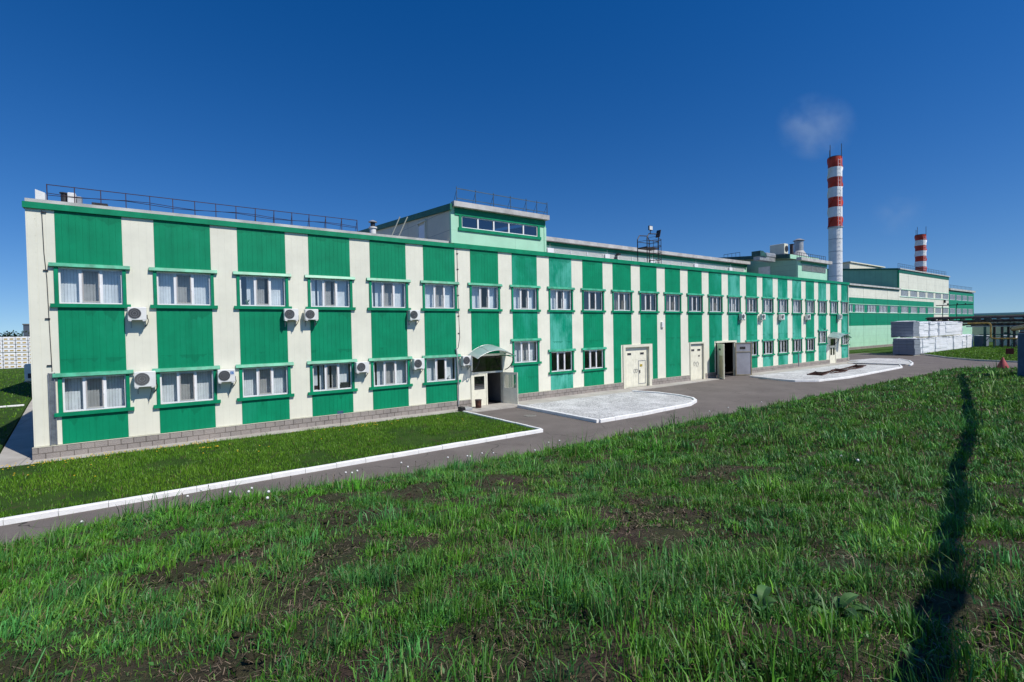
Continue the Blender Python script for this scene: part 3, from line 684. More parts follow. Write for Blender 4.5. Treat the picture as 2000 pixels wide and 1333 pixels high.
# windows --------------------------------------------------------
def window_meshes(w, h):
    f = MB(); e = .055
    f.box(0, w, .045, .12, 0, e).box(0, w, .045, .12, h-e, h).box(0, e, .045, .12, e, h-e).box(w-e, w, .045, .12, e, h-e)
    m1, m2 = w*.325, w*.655
    for m in (m1, m2): f.box(m-.04, m+.04, .045, .12, e, h-e)
    # opening sash in the middle bay
    s = .05; f.box(m1+.04, m2-.04, .03, .10, e+.01, e+.01+s).box(m1+.04, m2-.04, .03, .10, h-e-s-.01, h-e-.01).box(m1+.04, m1+.04+s, .03, .10, e+s+.01, h-e-s-.01).box(m2-.04-s, m2-.04, .03, .10, e+s+.01, h-e-s-.01)
    f.box(m2-.06, m2-.04, .005, .03, h*.45, h*.45+.12)
    g = MB().quad((e,.085,e),(m1-.04,.085,e),(m1-.04,.085,h-e),(e,.085,h-e)).quad((m2+.04,.085,e),(w-e,.085,e),(w-e,.085,h-e),(m2+.04,.085,h-e))
    g.quad((m1+.09,.065,e+.06),(m2-.09,.065,e+.06),(m2-.09,.065,h-e-.06),(m1+.09,.065,h-e-.06))
    sc = MB().quad((m1+.05,.028,e+.02),(m2-.05,.028,e+.02),(m2-.05,.028,h-e-.02),(m1+.05,.028,h-e-.02))
    # surround: side boards, sill beam, sloping head beam
    t = MB(); t.box(-.115, .0, -.055, .04, .0, h).box(w, w+.115, -.055, .04, 0, h)
    t.box(-.24, w+.24, -.11, .04, -.14, -.0)
    hd = MB().prism([(-.095, h+.0), (-.135, h+.03), (-.085, h+.155), (-.0185, h+.17), (-.0185, h)], 'x', -.25, w+.25)
    return f, g, sc, t, hd
def blind_mesh(w, h, kind, seed):
    r = random.Random(seed); mb = MB()
    if kind in ('closed', 'gaps', 'half'):
        x = .02; k = 0
        while x < w-.08:
            if kind == 'gaps' and r.random() < .12: x += .1; continue
            if kind == 'half' and w*.38 < x < w*.62: x += .1; continue
            tw = r.uniform(-.004, .012); mb.quad((x,.34+tw,-.02),(x+.088,.34-tw,-.02),(x+.088,.34-tw,h),(x,.34+tw,h)); x += .094
    else:
        n = 60
        for k in range(n):
            a, b = k/n*w, (k+1)/n*w
            if .42*w < a < (.58 if kind == 'curtain' else .42)*w: continue
            ya, yb = .33+.03*math.sin(k*1.1), .33+.03*math.sin((k+1)*1.1); mb.quad((a,ya,-.05),(b,yb,-.05),(b,yb,h),(a,ya,h))
    return mb
CACHE = {}
def add_window(parent, x0, z0, w, h, kind, seed, label=None):
    key = (round(w,3), round(h,3))
    if key not in CACHE:
        f, g, sc, t, hd = window_meshes(w, h); ms = []
        for nm, mbx, mt in (('window',f,'white'),('glass',g,'glass'),('insect_screen',sc,'mesh'),('surround',t,'green'),('head_hood',hd,'hood')):
            me = mbx.mesh(nm); me.materials.append(M[mt]); ms.append(me)
        CACHE[key] = ms
    ms = CACHE[key]; off = WL[parent.name]
    o = bpy.data.objects.new('window', ms[0]); o.location = Vector((x0, 0, z0))-off; link(o, parent); WL[o.name] = Vector((x0,0,z0))
    if label: o['label'] = label
    for nm, me in zip(('glass','insect_screen','surround','head_hood'), ms[1:]):
        link(bpy.data.objects.new(nm, me), o)
    if kind != 'none':
        kk = (key, kind, seed % 4)
        if kk not in CACHE:
            me = blind_mesh(w, h, kind, seed).mesh('blind'); me.materials.append(M['curtain'] if kind == 'curtain' else M['blind']); CACHE[kk] = me
        link(bpy.data.objects.new('blind', CACHE[kk]), o)
    return o
KU = ['closed','closed','gaps','gaps','gaps','closed','half','half','half','none','curtain','none','curtain','none','curtain','half','curtain','half','half','gaps','half','curtain','half','gaps']
KL = {0:'closed',1:'closed',2:'closed',3:'gaps',4:'gaps',5:'half',7:'closed',8:'none',9:'none',16:'none',17:'none',18:'none',19:'none',20:'none',21:'half',23:'half'}
for i, a, b in WIN:
    x0, x1, z0, z1 = opening(i, a, b)
    add_window(office, x0, z0, x1-x0, z1-z0, KU[i] if a == ZS else KL[i], i+(0 if a == ZS else 2))
for (i, up, kind) in ((2,1,'plant'),(3,0,'box'),(3,0,'sheet'),(16,1,'box'),(11,1,'plant'),(5,0,'vase')):
    x0, x1, z0, z1 = opening(i, ZS if up else LS, ZH if up else LH); mb = MB(); nm, mt = 'sill_object', 'dark'
    if kind == 'plant':
        mb.lathe((x0+.3,.2,z0+.02), [(.05,0),(.07,.12)], 8)
        for k in range(14): a = random.uniform(0,6.28); mb.tube([(x0+.3,.2,z0+.13),(x0+.3+.1*math.cos(a),.2+.05*math.sin(a),z0+.26+.06*random.random())], .012, 4)
        nm, mt = 'pot_plant', 'leaf'
    elif kind == 'box': mb.box(x1-.52,x1-.06,.16,.26,z0+.02,z0+.33)
    elif kind == 'sheet': mb.box(x0+.08,x0+.26,.12,.125,z0+.08,z0+.28); mt = 'rail'
    else: mb.lathe((x1-.35,.2,z0+.02), [(.05,0),(.07,.1),(.03,.2),(.05,.25)], 10); mt = 'acwhite'
    part(mb, nm, M[mt], office)
# entrance portals -------------------------------------------------
def leaf_mesh(w, h, glass=None, th=.05):
    mb = MB()
    if glass is None: mb.cbox(0, w, 0, th, 0, h, .004); return mb, None
    g0, g1 = glass; e = .11
    mb.box(0, w, 0, th, 0, g0).box(0, w, 0, th, g1, h).box(0, e, 0, th, g0, g1).box(w-e, w, 0, th, g0, g1)
    return mb, MB().quad((e,th*.5,g0),(w-e,th*.5,g0),(w-e,th*.5,g1),(e,th*.5,g1))
def put(me, name, mat, parent, loc, rz=0, rel=None, label=None):
    if isinstance(me, MB): me = me.mesh(name); me.materials.append(mat)
    o = bpy.data.objects.new(name, me); o.location = Vector(loc)-(WL[parent.name] if rel is None else Vector(rel)); o.rotation_euler[2] = rz; link(o, parent)
    WL[o.name] = Vector(loc)
    if label: o['label'] = label
    return o
def handle(mb_pts, parent): 
    o = bpy.data.objects.new('handle', MB().tube(mb_pts, .015, 6).mesh('handle')); o.data.materials.append(M['greymetal'] if True else None); link(o, parent); return o
# bay 7 entrance
fr = MB().box(14.60,14.72,-.06,.22,0,3.14).box(16.86,16.99,-.06,.22,0,3.14).box(14.72,16.86,-.06,.22,3.02,3.14).box(14.72,16.86,-.03,.10,1.98,2.08).box(15.66,15.75,-.03,.10,.05,1.98)
part(fr, 'entrance_frame', M['cream_door'], office)
part(MB().quad((14.72,.05,2.08),(16.86,.05,2.08),(16.86,.05,3.02),(14.72,.05,3.02)), 'transom_glass', M['darkglass'], office)
lm, lg = leaf_mesh(.93, 1.93, (.98,1.78)); d = put(lm, 'door', M['cream_door'], office, (14.73,.0,.05), label='closed cream door leaf with upper glass')
o = put(lg, 'pane', M['darkglass'], d, (0,0,0), rel=(0,0,0))
lm, lg = leaf_mesh(1.02, 1.93, (.98,1.80)); d = put(lm, 'door', M['cream_door'], office, (16.86,-.07,.05), R(-66), label='cream door leaf standing open')
put(lg, 'pane', M['darkglass'], d, (0,0,0), rel=(0,0,0))
handle([(.93,.05,.95),(.93,.13,.95),(.93,.13,1.3),(.93,.05,1.3)], d); handle([(.93,.0,.95),(.93,-.08,.95),(.93,-.08,1.3),(.93,.0,1.3)], d)
part(MB().box(14.74,16.85,1.9,1.95,.02,3.1), 'lobby_wall', M['interior'], office)
part(MB().box(14.5,17.2,-1.3,.1,.02,.075), 'door_step', M['concrete'], office)
# arched canopies over both pedestrian entrances
def canopy(xa, xb, z, out=1.25):
    w = xb-xa; n = 14; sh = MB(); th = .012; top = []; 
    for k in range(n+1):
        u = k/n; x = xa+w*u; zz = z+.56*math.sin(math.pi*u)**.85; top.append((x, zz))
    rows = 6; vs = []; 
    for r_ in range(rows+1):
        v = r_/rows; y = -.03-out*v; dz = -.26*v*v-.06*v
        for (x, zz) in top: vs.append((x, y, zz+dz*(.6+.4*math.sin(math.pi*(x-xa)/w))))
    fs = [(a*(n+1)+b, a*(n+1)+b+1, (a+1)*(n+1)+b+1, (a+1)*(n+1)+b) for a in range(rows) for b in range(n)]
    sh.add(vs, fs); c = part(sh, 'canopy', M['polycarb'], office, True)
    rb = MB()
    for r_ in (0, rows): rb.tube([vs[r_*(n+1)+k] for k in range(n+1)], .012, 6)
    for k in (0, n//3, n): rb.tube([vs[r_*(n+1)+k] for r_ in range(rows+1)], .018, 6)
    rb.box(xa-.02, xa+.05, -.03-out, -.03, z-.34, z-.02) if False else None
    br = MB()
    for x in (xa+.2, xb-.1):
        p = [(x,-.03,z-1.0)] + [(x,-.03-out*.85*math.sin(t)**1.3, z-1.0+.82*(1-math.cos(t))) for t in np.linspace(.25, 1.45, 7)]; br.tube(p, .028, 6); br.tube([(x,-.03,z-.12),(x,-.03-out*.88,z-.24)], .018, 6)
    ed = MB().box(xb-.5, xb+.02, -.03-out, -.06, z-.13, z-.10) ; ed.tube([(xa,-.03,z),(xb,-.03,z)], .03, 6)
    for mbx, nm, mt in ((rb,'canopy_rib','greymetal'),(br,'canopy_bracket','dark'),(ed,'canopy_edge','green')):
        me = mbx.mesh(nm, WL[office.name]); me.materials.append(M[mt]); q = bpy.data.objects.new(nm, me); link(q, c); WL[q.name] = WL[office.name]
canopy(14.45, 17.15, 3.14, 1.05); canopy(62.0, 65.2, 3.12)
# garages
def portal(x0, x1, z1, xa, xb, za, depth=.42, left=True, right=True, p=.08):
    mb = MB().box(x0, x1, -p, .02, za, z1)
    if left: mb.box(x0, xa, -p, .02, 0, za)
    if right: mb.box(xb, x1, -p, .02, 0, za)
    mb.box(xa-.02, xb+.02, .03, depth+.1, za, za+.12); mb.box(xa-.10, xa-.002, .03, depth+.1, 0, za).box(xb+.002, xb+.10, .03, depth+.1, 0, za)
    return part(mb, 'garage_portal', M['cream_plain'], office)
portal(27.68,30.90,3.30,27.92,30.62,3.10,.2)
portal(35.88,37.97,3.26,35.95,37.80,3.12,.15)
portal(39.68,42.80,3.26,39.70,42.70,3.10,.04,left=False,right=False)
def garage_leaf(w, h, mat, loc, rz=0, hinge=0, win=True, inner=False, label=None, mirror=False):
    """leaf hinged at its local origin, running +x (or -x when mirrored)"""
    s = -1 if mirror else 1
    mb = MB(); f = lambda a, b: (min(a*s,b*s), max(a*s,b*s))
    x0, x1 = f(0, w); mb.cbox(x0, x1, 0, .07, 0, h, .006)
    a, b = f(.02, w-.02); mb.box(a, b, -.006, 0, h*.70, h*.705+.012)
    for k in range(1, 5): a, b = f(w*k/5-.003, w*k/5+.003); mb.box(a, b, -.004, 0, .05, h*.69)
    d = put(mb, 'garage_door', mat, office, loc, rz, label=label)
    if inner:
        fr_ = MB()
        for (u0, u1, v0, v1) in ((0,.09,0,h),(w-.09,w,0,h),(.09,w-.09,0,.10),(.09,w-.09,h-.09,h),(.09,w-.09,h*.70,h*.70+.08)):
            a, b = f(u0, u1); fr_.box(a, b, .0705, .10, v0, v1)
        put(fr_, 'door_frame', plain('tan steel frame', (.30,.26,.17), .6, .15, 3), d, (0,0,0), rel=(0,0,0))
    if win:
        a, b = f(w*.3, w*.3+.42)
        for yy, nm in ((-.012,1),(.082,2)):
            o = put(MB().box(a-.03,b+.03,min(yy,yy*.2),max(yy,yy*.2)+.001,h*.80,h*.80+.22).mesh('window_frame'), 'window_frame', None, d, (0,0,0), rel=(0,0,0)); o.data.materials.append(M['cream_door'] if not inner else M['steel'])
        put(MB().box(a,b,-.016,.088,h*.80+.03,h*.80+.19), 'pane', M['dark'] if not inner else M['glass'], d, (0,0,0), rel=(0,0,0))
    return d
def ring(cx, cz, y, r, parent, mat='ochre'):
    mb = MB(); pts = [(cx+r*math.cos(a), y, cz+r*1.25*math.sin(a)) for a in np.linspace(0, 6.283, 13)]; mb.tube(pts, .014, 5, False); put(mb, 'handle', M['greymetal'], parent, (0,0,0), rel=(0,0,0))
d1 = garage_leaf(1.34, 3.05, M['cream_door'], (27.93,.14,.03)); ring(1.22, 1.25, -.03, .11, d1)
d2 = garage_leaf(1.34, 3.05, M['cream_door'], (30.61,.14,.03), mirror=True); ring(-1.24, 1.25, -.03, .11, d2)
wk = MB()
for a, b, c, e in ((-1.04,-.99,.22,2.02),(-.25,-.20,.22,2.02),(-.99,-.25,.22,.26),(-.99,-.25,1.98,2.02)): wk.box(a, b, -.02, 0, c, e)
put(wk, 'wicket_frame', M['greymetal'], d2, (0,0,0), rel=(0,0,0)); put(MB().box(-.86,-.60,-.024,-.001,1.55,1.72), 'warning_plate', M['yellowplate'], d2, (0,0,0), rel=(0,0,0)); put(MB().box(-.93,-.88,-.06,-.001,1.05,1.28), 'lock', M['dark'], d2, (0,0,0), rel=(0,0,0))
d3 = garage_leaf(.92, 3.05, M['cream_door'], (35.95,.09,.03)); ring(.70, 1.4, -.03, .12, d3)
d4 = garage_leaf(.92, 3.05, M['cream_door'], (37.79,.09,.03), mirror=True); ring(-.72, 1.35, -.03, .16, d4); put(MB().box(-.55,-.38,-.024,-.001,1.98,2.10), 'door_plate', M['steel'], d4, (0,0,0), rel=(0,0,0))
d5 = garage_leaf(1.45, 3.02, M['cream_door'], (39.74,-.10,.03), R(-127), label='left garage door leaf swung open'); ring(1.3, 1.2, .10, .12, d5)
put(MB().box(.55,1.2,-.03,-.007,.15,2.0), 'wicket_frame', plain('tan door panel', (.50,.45,.30), .6, .08, 3), d5, (0,0,0), rel=(0,0,0))
d6 = garage_leaf(1.45, 3.02, M['garagegrey'], (42.62,-.10,.03), R(140), mirror=True, inner=True, label='right garage door leaf swung open showing its grey inner face')
part(MB().box(38.95,48.9,4.9,4.99,.02,4.2).box(48.9,48.99,.3,4.9,.02,4.2), 'garage_shade_lining', M['int_dark'], office)  # dark sheets before the plaster, painting the shade inside the open garage
# far pedestrian entrance
fr = MB().box(62.50,62.62,-.05,.2,0,3.02).box(64.0,64.14,-.05,.2,0,3.02).box(62.62,64.0,-.05,.2,2.9,3.02).box(62.62,64.0,-.02,.1,2.02,2.1)
part(fr, 'entrance_frame', M['cream_door'], office)
part(MB().quad((62.62,.05,2.1),(64,.05,2.1),(64,.05,2.9),(62.62,.05,2.9)), 'transom_glass', M['darkglass'], office)
for k in range(2):
    lm, lg = leaf_mesh(.68, 1.97, (.95,1.82)); d = put(lm, 'door', M['cream_door'], office, (62.63+.69*k,.0,.05)); put(lg, 'pane', M['darkglass'], d, (0,0,0), rel=(0,0,0))
# cables, tray, downpipe
def cable(pts, r, mat): return part(MB().tube(pts, r, 5), 'cable', M[mat], office)
cb1 = MB().tube([(-3.62,-.03,9.28),(-3.60,-.02,7.7),(-3.55,-.02,6.8),(-3.53,-.02,5.2),(-3.50,-.02,3.3)], .011, 5)
for z in (9.2,7.05,5.25,3.5): cb1.box(-3.64,-3.5,-.045,-.001,z,z+.045)
part(cb1, 'cable', M['dark'], office)
tr = MB(); tr.box(-3.62,-3.595,-.07,-.001,.55,3.25).box(-3.445,-3.42,-.07,-.001,.55,3.25)
for k in range(54): z = .56+k*.05; tr.box(-3.595,-3.445,-.035,-.02,z,z+.022)
part(tr, 'cable_tray', plain('perforated tray steel', (.25,.27,.30), .5, .15, 6, metal=.3), office)
cb2 = MB().tube([(13.85,-.02,9.3),(13.86,-.02,6.4),(13.92,-.02,4.2),(13.8,-.04,3.6),(13.62,-.06,3.45)], .012, 5)
for z in (9.0,8.1,6.6,5.4,4.4): cb2.box(13.81,13.92,-.04,-.001,z,z+.04)
part(cb2, 'cable', M['steel'], office)
part(MB().tube([(13.62,-.09,3.55),(13.66,-.10,3.2),(13.7,-.10,2.4),(13.7,-.10,.30)], .045, 8), 'downpipe', M['greymetal'], office)
part(MB().tube([(54.9,-.07,3.0),(54.9,-.07,.2)], .05, 8), 'downpipe', M['greymetal'], office)
part(MB().tube([(67.5,-.07,9.2),(67.5,-.07,.2)], .06, 8), 'downpipe', M['cream_plain'], office)
part(MB().cbox(32.15,32.42,-.14,-.001,4.55,5.0,.01), 'wall_lamp', M['acwhite'], office)
part(MB().box(61.05,61.2,-.1,-.001,3.95,4.1), 'wall_lamp', M['dark'], office, label='small dark lamp by the far entrance')
# roof railing near the left end
rl = MB(); X_R = [-3.54+ .789*k for k in range(16)]
for k, x in enumerate(X_R):
    rl.box(x-.014,x+.014,.56,.60,9.75,10.42)
    if k > 5: rl.tube([(x,.6,10.35),(x+.04,1.15,9.75)], .010, 4)
rl.box(X_R[0],X_R[-1],.565,.595,10.39,10.415)
for q in (0,1): rl.tube([(x,.57+.02*q,10.08-.02*k*.0-.05*math.sin(k*1.3+q)-.03*q) for k, x in enumerate(X_R)], .012, 4)
part(rl, 'roof_railing', M['rail'], office)

# ------------------------------------------------------------------ outdoor air conditioning units on the facade
def ac_meshes(w, h):
    c = MB().cbox(0, w, -.30, 0, 0, h, .018)
    c.box(w*.03,w*.20,-.30,0,-.03,0).box(w*.78,w*.95,-.30,0,-.03,0)
    fx, fz, r = w*.37, h*.52, h*.40; g = MB()
    g.lathe((0,0,0), [(r*.16,0),(r,0),(r,.006),(r*.16,.006)], 28)
    g.v = [(fx+p[0], -.302-p[2], fz+p[1]) for p in g.v]
    g2 = MB()
    for k in range(-6, 7):
        x = k*r*2/13.5; hh = math.sqrt(max(0, r*r-x*x)); g2.box(fx+x-.002, fx+x+.002, -.318, -.309, fz-hh, fz+hh)
    for q in (r, r*.66, r*.33): g2.tube([(fx+q*math.cos(a), -.314, fz+q*math.sin(a)) for a in np.linspace(0,6.283,21)], .004, 4, False)
    bs = []
    for x in (w*.15, w*.85): b = MB(); bs.append((b,'bracket','greymetal')); b.box(x-.015,x+.015,-.34,.09,-.06,-.03).box(x-.015,x+.015,.07,.09,-.30,-.06).tube([(x,-.28,-.06),(x,.08,-.28)], .008, 4)
    s = MB().box(w, w+.03, -.2, -.06, h*.12, h*.42).tube([(w+.02,-.12,h*.2),(w+.05,-.06,h*.02),(w+.03,.05,-.1),(w-.08,.08,-.28)], .014, 5)
    return [(c,'casing','acwhite'),(g,'fan','dark'),(g2,'fan_guard','greymetal'),(s,'pipework','dark')] + bs
_ac = {}
def ac(x, z, w, h, label, pipe=False, rz=0, y=-.11, grey=False):
    key = (w, h)
    if key not in _ac: _ac[key] = []
    t = root('air_conditioner', label, 'air conditioner', (x, y, z), 'outdoor air conditioner units on the striped facade', rz)
    if not _ac[key]:
        for mbx, nm, mt in ac_meshes(w, h): me = mbx.mesh(nm); me.materials.append(M['grille'] if nm == 'fan' and w > .66 else M[mt]); _ac[key].append((nm, me))
    for nm, me in _ac[key]: link(bpy.data.objects.new(nm, me), t)
    if pipe:
        p = MB().tube([(w*.8,.05,-.1),(w*.62,.07,-.7)], .008, 4); put(p, 'drain_hose', M['dark'], t, (0,0,0), rel=(0,0,0))
    return t
ac(-1.20, 5.20, .60, .52, 'white fan unit under the sill between the first and second upper windows')
ac(4.50, 5.19, .62, .53, 'white fan unit, left of the close pair below the upper windows')
ac(5.41, 5.20, .60, .51, 'white fan unit, right of the close pair below the upper windows')
ac(10.70, 5.19, .60, .53, 'lone white fan unit under the upper windows above the fourth cream strip before the entrance')
ac(-1.07, 2.52, .70, .62, 'largest white fan unit, wedged between the two lowest left windows', True)
u6 = ac(1.79, 2.50, .66, .55, 'white fan unit with a small blue square sticker', True)
st = MB().box(.475,.60,-.3045,-.300,.33,.46); put(st, 'sticker', M['signblue'], u6, (0,0,0), rel=(0,0,0))
st = MB().tube([(.54+.035*math.cos(a), -.3065, .395+.035*math.sin(a)) for a in np.linspace(.6,5.4,10)], .007, 4); put(st, 'sticker_mark', M['white'], u6, (0,0,0), rel=(0,0,0))
ac(7.76, 2.54, .66, .53, 'white fan unit with dark side panel between the fourth and fifth lower windows')
ac(10.87, 2.54, .62, .55, 'white fan unit touching the lower window next to the downpipe')
ac(13.89, 2.56, .60, .55, 'white fan unit beside the arched entrance canopy and downpipe')
ac(43.3, 5.16, .60, .52, 'white fan unit right above the open garage doors')
ac(46.9, 5.16, .60, .52, 'white fan unit second from the left in the distant upper row')
ac(50.6, 5.14, .64, .55, 'white fan unit third from the left in the distant upper row')
ac(56.3, 5.15, .63, .54, 'white fan unit above the last lower window before the far entrance')
ac(64.3, 5.19, .64, .53, 'white fan unit at the far end of the facade above the small canopy')
ac(-4.16, 1.9, .70, .60, 'air conditioner in shade on the left end wall', rz=R(-90), y=1.9).location = (-4.16, 1.9, 2.95)

# ------------------------------------------------------------------ stair tower on the roof
tower = root('stair_tower', 'mint green roof tower with a strip of five windows and sloping side', 'building', (13.5,0,9.2))
tw_h = [(14.20,19.80,10.55,11.22)]
part(wall_holes(MB(), 13.5, 20.48, 9.61, 11.72, tw_h, -.015, .15), 'front_wall', M['mint'], tower)
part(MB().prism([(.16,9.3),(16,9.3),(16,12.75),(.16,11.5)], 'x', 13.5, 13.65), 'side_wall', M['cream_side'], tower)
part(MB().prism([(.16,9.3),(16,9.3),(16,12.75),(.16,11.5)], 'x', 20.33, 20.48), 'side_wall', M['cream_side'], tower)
part(MB().prism([(.05,11.73),(16.2,13.0),(16.2,13.1),(.05,11.83)], 'x', 13.55, 20.45), 'roof', M['roofing'], tower)
part(MB().prism([(-.2,11.45),(16.2,12.75),(16.2,13.08),(-.2,11.80)], 'x', 13.36, 13.49), 'side_fascia', M['greend'], tower)
part(MB().box(13.55,20.56,-.34,.04,11.66,11.95), 'roof_fascia', M['greystrip'], tower)
part(MB().box(13.75,20.40,-.06,-.016,11.23,11.655), 'head_band', M['green'], tower)
fr = MB().box(14.2,19.8,.0,.08,10.55,10.60).box(14.2,19.8,.0,.08,11.17,11.22)
for k in range(6): x = 14.2+k*1.12; fr.box(max(14.2,x-.045), min(19.8,x+.045), .0, .08, 10.6, 11.17)
wn = part(fr, 'window', M['white'], tower)
q = part(MB().quad((14.2,.05,10.6),(19.8,.05,10.6),(19.8,.05,11.17),(14.2,.05,11.17)), 'glass', M['darkglass'], tower); q.parent = wn
q = part(MB().box(14.02,14.19,-.06,-.016,10.4,11.22).box(19.81,19.98,-.06,-.016,10.4,11.22).box(13.95,20.05,-.09,-.016,10.36,10.54), 'surround', M['green'], tower); q.parent = wn
part(MB().box(20.33,20.5,-.05,-.016,9.62,11.2), 'corner_trim', M['mint'], tower)
part(MB().box(13.46,13.499,3.4,4.3,9.4,11.3), 'side_door', M['white'], tower); part(MB().box(13.44,13.499,3.25,3.39,9.4,11.45).box(13.44,13.499,4.31,4.45,9.4,11.45).box(13.40,13.499,3.2,4.5,11.46,11.55), 'door_frame', M['cream_plain'], tower)
part(MB().cbox(13.40,13.499,3.7,3.9,11.8,11.98,.01), 'wall_lamp', M['acwhite'], tower)
rl = MB(); px_ = [13.75,15.0,16.25,17.5,18.7,19.55,20.4]
for x in px_: rl.box(x-.018,x+.018,-.32,-.285,11.95,12.78).tube([(x,-.3,12.6),(x+.12,.35,11.95)], .013, 4)
rl.box(px_[0],px_[-1],-.32,-.285,12.65,12.70).box(px_[0],px_[-1],-.32,-.285,12.10,12.14)
part(rl, 'railing', M['bluegrey'], tower)
part(MB().tube([(10.35,1.6,9.5),(10.8,.9,10.95)], .03, 6).tube([(10.75,1.6,9.5),(11.25,.9,11.0)], .03, 6), 'roof_ladder', M['cream_plain'], office, label='pale ladder rails sticking up over the parapet')
# small roof things at the left
vt = root('roof_vent_hood', 'white slanted vent hood at the left end of the roof', 'roof vent', (-3.9,1.5,9.45))
part(MB().prism([(-3.98,9.82),(-3.70,9.82),(-3.70,10.24),(-3.98,10.34)], 'y', 1.3, 1.7), 'hood', M['acwhite'], vt); part(MB().box(-4.0,-3.55,1.25,1.8,9.45,9.83), 'base', M['greymetal'], vt)
vt = root('roof_fan', 'grey fan unit behind the railing near the left roof end', 'roof fan', (-3.0,1.5,9.45))
part(MB().cbox(-3.05,-2.80,1.3,1.7,9.45,10.36,.02), 'housing', M['acwhite'], vt); part(MB().lathe((-3.17,1.5,9.45), [(.10,0),(.10,.85),(.14,.87),(.14,.91),(.02,.94)], 12), 'motor', M['dark'], vt); part(MB().cbox(-2.78,-2.62,1.35,1.65,9.45,10.25,.02), 'duct', M['greymetal'], vt)
vt = root('roof_ventilator', 'dark flat cap on the roof beside the railing', 'roof ventilator', (-2.05,1.4,9.45))
part(MB().box(-2.15,-1.95,1.3,1.5,9.45,9.95), 'stem', M['steel'], vt); part(MB().box(-2.30,-1.80,1.15,1.65,9.95,10.03), 'cap', M['dark'], vt)
vt = root('roof_exhaust', 'capped exhaust pipe on the roof beside the tower side', 'exhaust', (10.0,3,9.45))
part(MB().lathe((10.0,3,9.45), [(.18,0),(.18,1.15),(.24,1.15),(.24,1.22)], 14), 'pipe', M['acwhite'], vt, True); part(MB().lathe((10.0,3,10.72), [(.13,0),(.13,.22)], 12), 'neck', M['dark'], vt, True); part(MB().lathe((10.0,3,10.95), [(.25,0),(.25,.03),(.08,.12)], 12), 'cap', M['greymetal'], vt, True)

# ------------------------------------------------------------------ long hall behind the parapet
hall = root('long_hall', 'long low roof hall with white louvre strip and grey eave behind the striped facade', 'building', (20.6,5,9.2))
part(MB().box(20.6,53.9,5.0,5.2,9.3,11.5), 'wall', M['mint'], hall)
part(MB().box(20.6,53.9,4.55,5.3,11.48,11.78), 'roof_fascia', M['greystrip'], hall); part(MB().box(20.6,53.85,4.92,4.999,11.2,11.47), 'green_band', M['green'], hall)
part(MB().prism([(5.3,11.6),(30,13.4),(30,13.5),(5.3,11.74)], 'x', 20.62, 53.88), 'roof', M['roofing'], hall)
lv = MB(); z = 9.7
while z < 10.98: lv.prism([(4.93,z),(4.99,z+.05),(4.99,z+.065),(4.93,z+.015)], 'x', 20.6, 53.4); z += .085
part(lv, 'louvre', M['white'], hall)
for k in range(18): x = 21.6+k*1.85; part(MB().box(x-.03,x+.03,4.90,4.925,9.5,11.0), 'louvre_post', M['white'], hall)
for x in (24.9,31.3,37.3,44.1,50.4): part(MB().box(x-.28,x+.28,4.80,4.899,9.6,10.95).tube([(x,4.85,10.95),(x,4.85,11.3)], .02, 4), 'white_box', M['white'], hall)
part(MB().cbox(32.4,32.7,4.55,4.9,10.95,11.1,.02).tube([(32.2,4.7,10.6),(32.35,4.7,11.0),(32.7,4.9,11.05)], .03, 5).box(32.1,32.3,4.6,4.8,10.4,10.75), 'floodlight', M['dark'], hall)
# floodlight stand with caged ladder
ls = root('floodlight_ladder', 'dark caged roof ladder platform carrying two floodlights', 'ladder', (33.6,2.5,9.4))
fp = MB(); 
def leg(pts): fp.tube(pts, .035, 6)
xa, xb, ya, yb, zp = 32.7, 34.2, 1.7, 2.7, 11.25
for x in (xa, xb):
    for y in (ya, yb): pass
for y in (ya, yb): fp.tube([(xa,y,9.4),(xa,y,12.0),(xa+.25,y,12.35),(xb-.25,y,12.42),(xb,y,12.1),(xb,y,9.4)], .045, 6)
for z in (11.8,): 
    for y in (ya, yb): fp.tube([(xa,y,z),(xb,y,z)], .028, 5)
    for x in (xa, xb): fp.tube([(x,ya,z),(x,yb,z)], .018, 5)
for x in (xa, xb): fp.tube([(x,ya,zp),(x,yb,zp)], .05, 6)
part(fp, 'frame', M['dark'], ls); part(MB().box(xa,xb,ya,yb,zp-.05,zp), 'platform', M['steel'], ls)
ld = MB()
for k in range(11): ld.tube([(xb,ya,9.5+k*.28),(xb,yb,9.5+k*.28)], .014, 4)
part(ld, 'rung', M['rust'], ls)
cg = MB()
for z in (9.8,10.35,10.95,11.5,12.05): cg.tube([(xb,ya,z)] + [(xb+.75*math.sin(a), (ya+yb)/2-(yb-ya)/2*math.cos(a), z) for a in np.linspace(.2,2.94,9)] + [(xb,yb,z)], .028, 4)
for a in (.6,1.2,1.9,2.5): x, y = xb+.75*math.sin(a), (ya+yb)/2-(yb-ya)/2*math.cos(a); cg.tube([(x,y,9.8),(x,y,12.05)], .024, 4)
part(cg, 'safety_cage', M['dark'], ls)
l1 = part(MB().cbox(32.75,33.2,1.5,1.62,12.6,12.98,.02).box(32.95,33.0,1.55,1.6,12.3,12.61), 'floodlight', M['dark'], ls, label='floodlight facing the drive'); q = part(MB().box(32.79,33.16,1.485,1.499,12.64,12.94), 'lens', M['acwhite'], ls); q.parent = l1
part(MB().hexa([(34.35,1.75,12.22),(34.43,1.75,12.22),(34.43,2.15,12.22),(34.35,2.15,12.22)], [(34.53,1.75,12.85),(34.61,1.75,12.85),(34.61,2.15,12.85),(34.53,2.15,12.85)]), 'floodlight', M['dark'], ls, label='floodlight turned away')

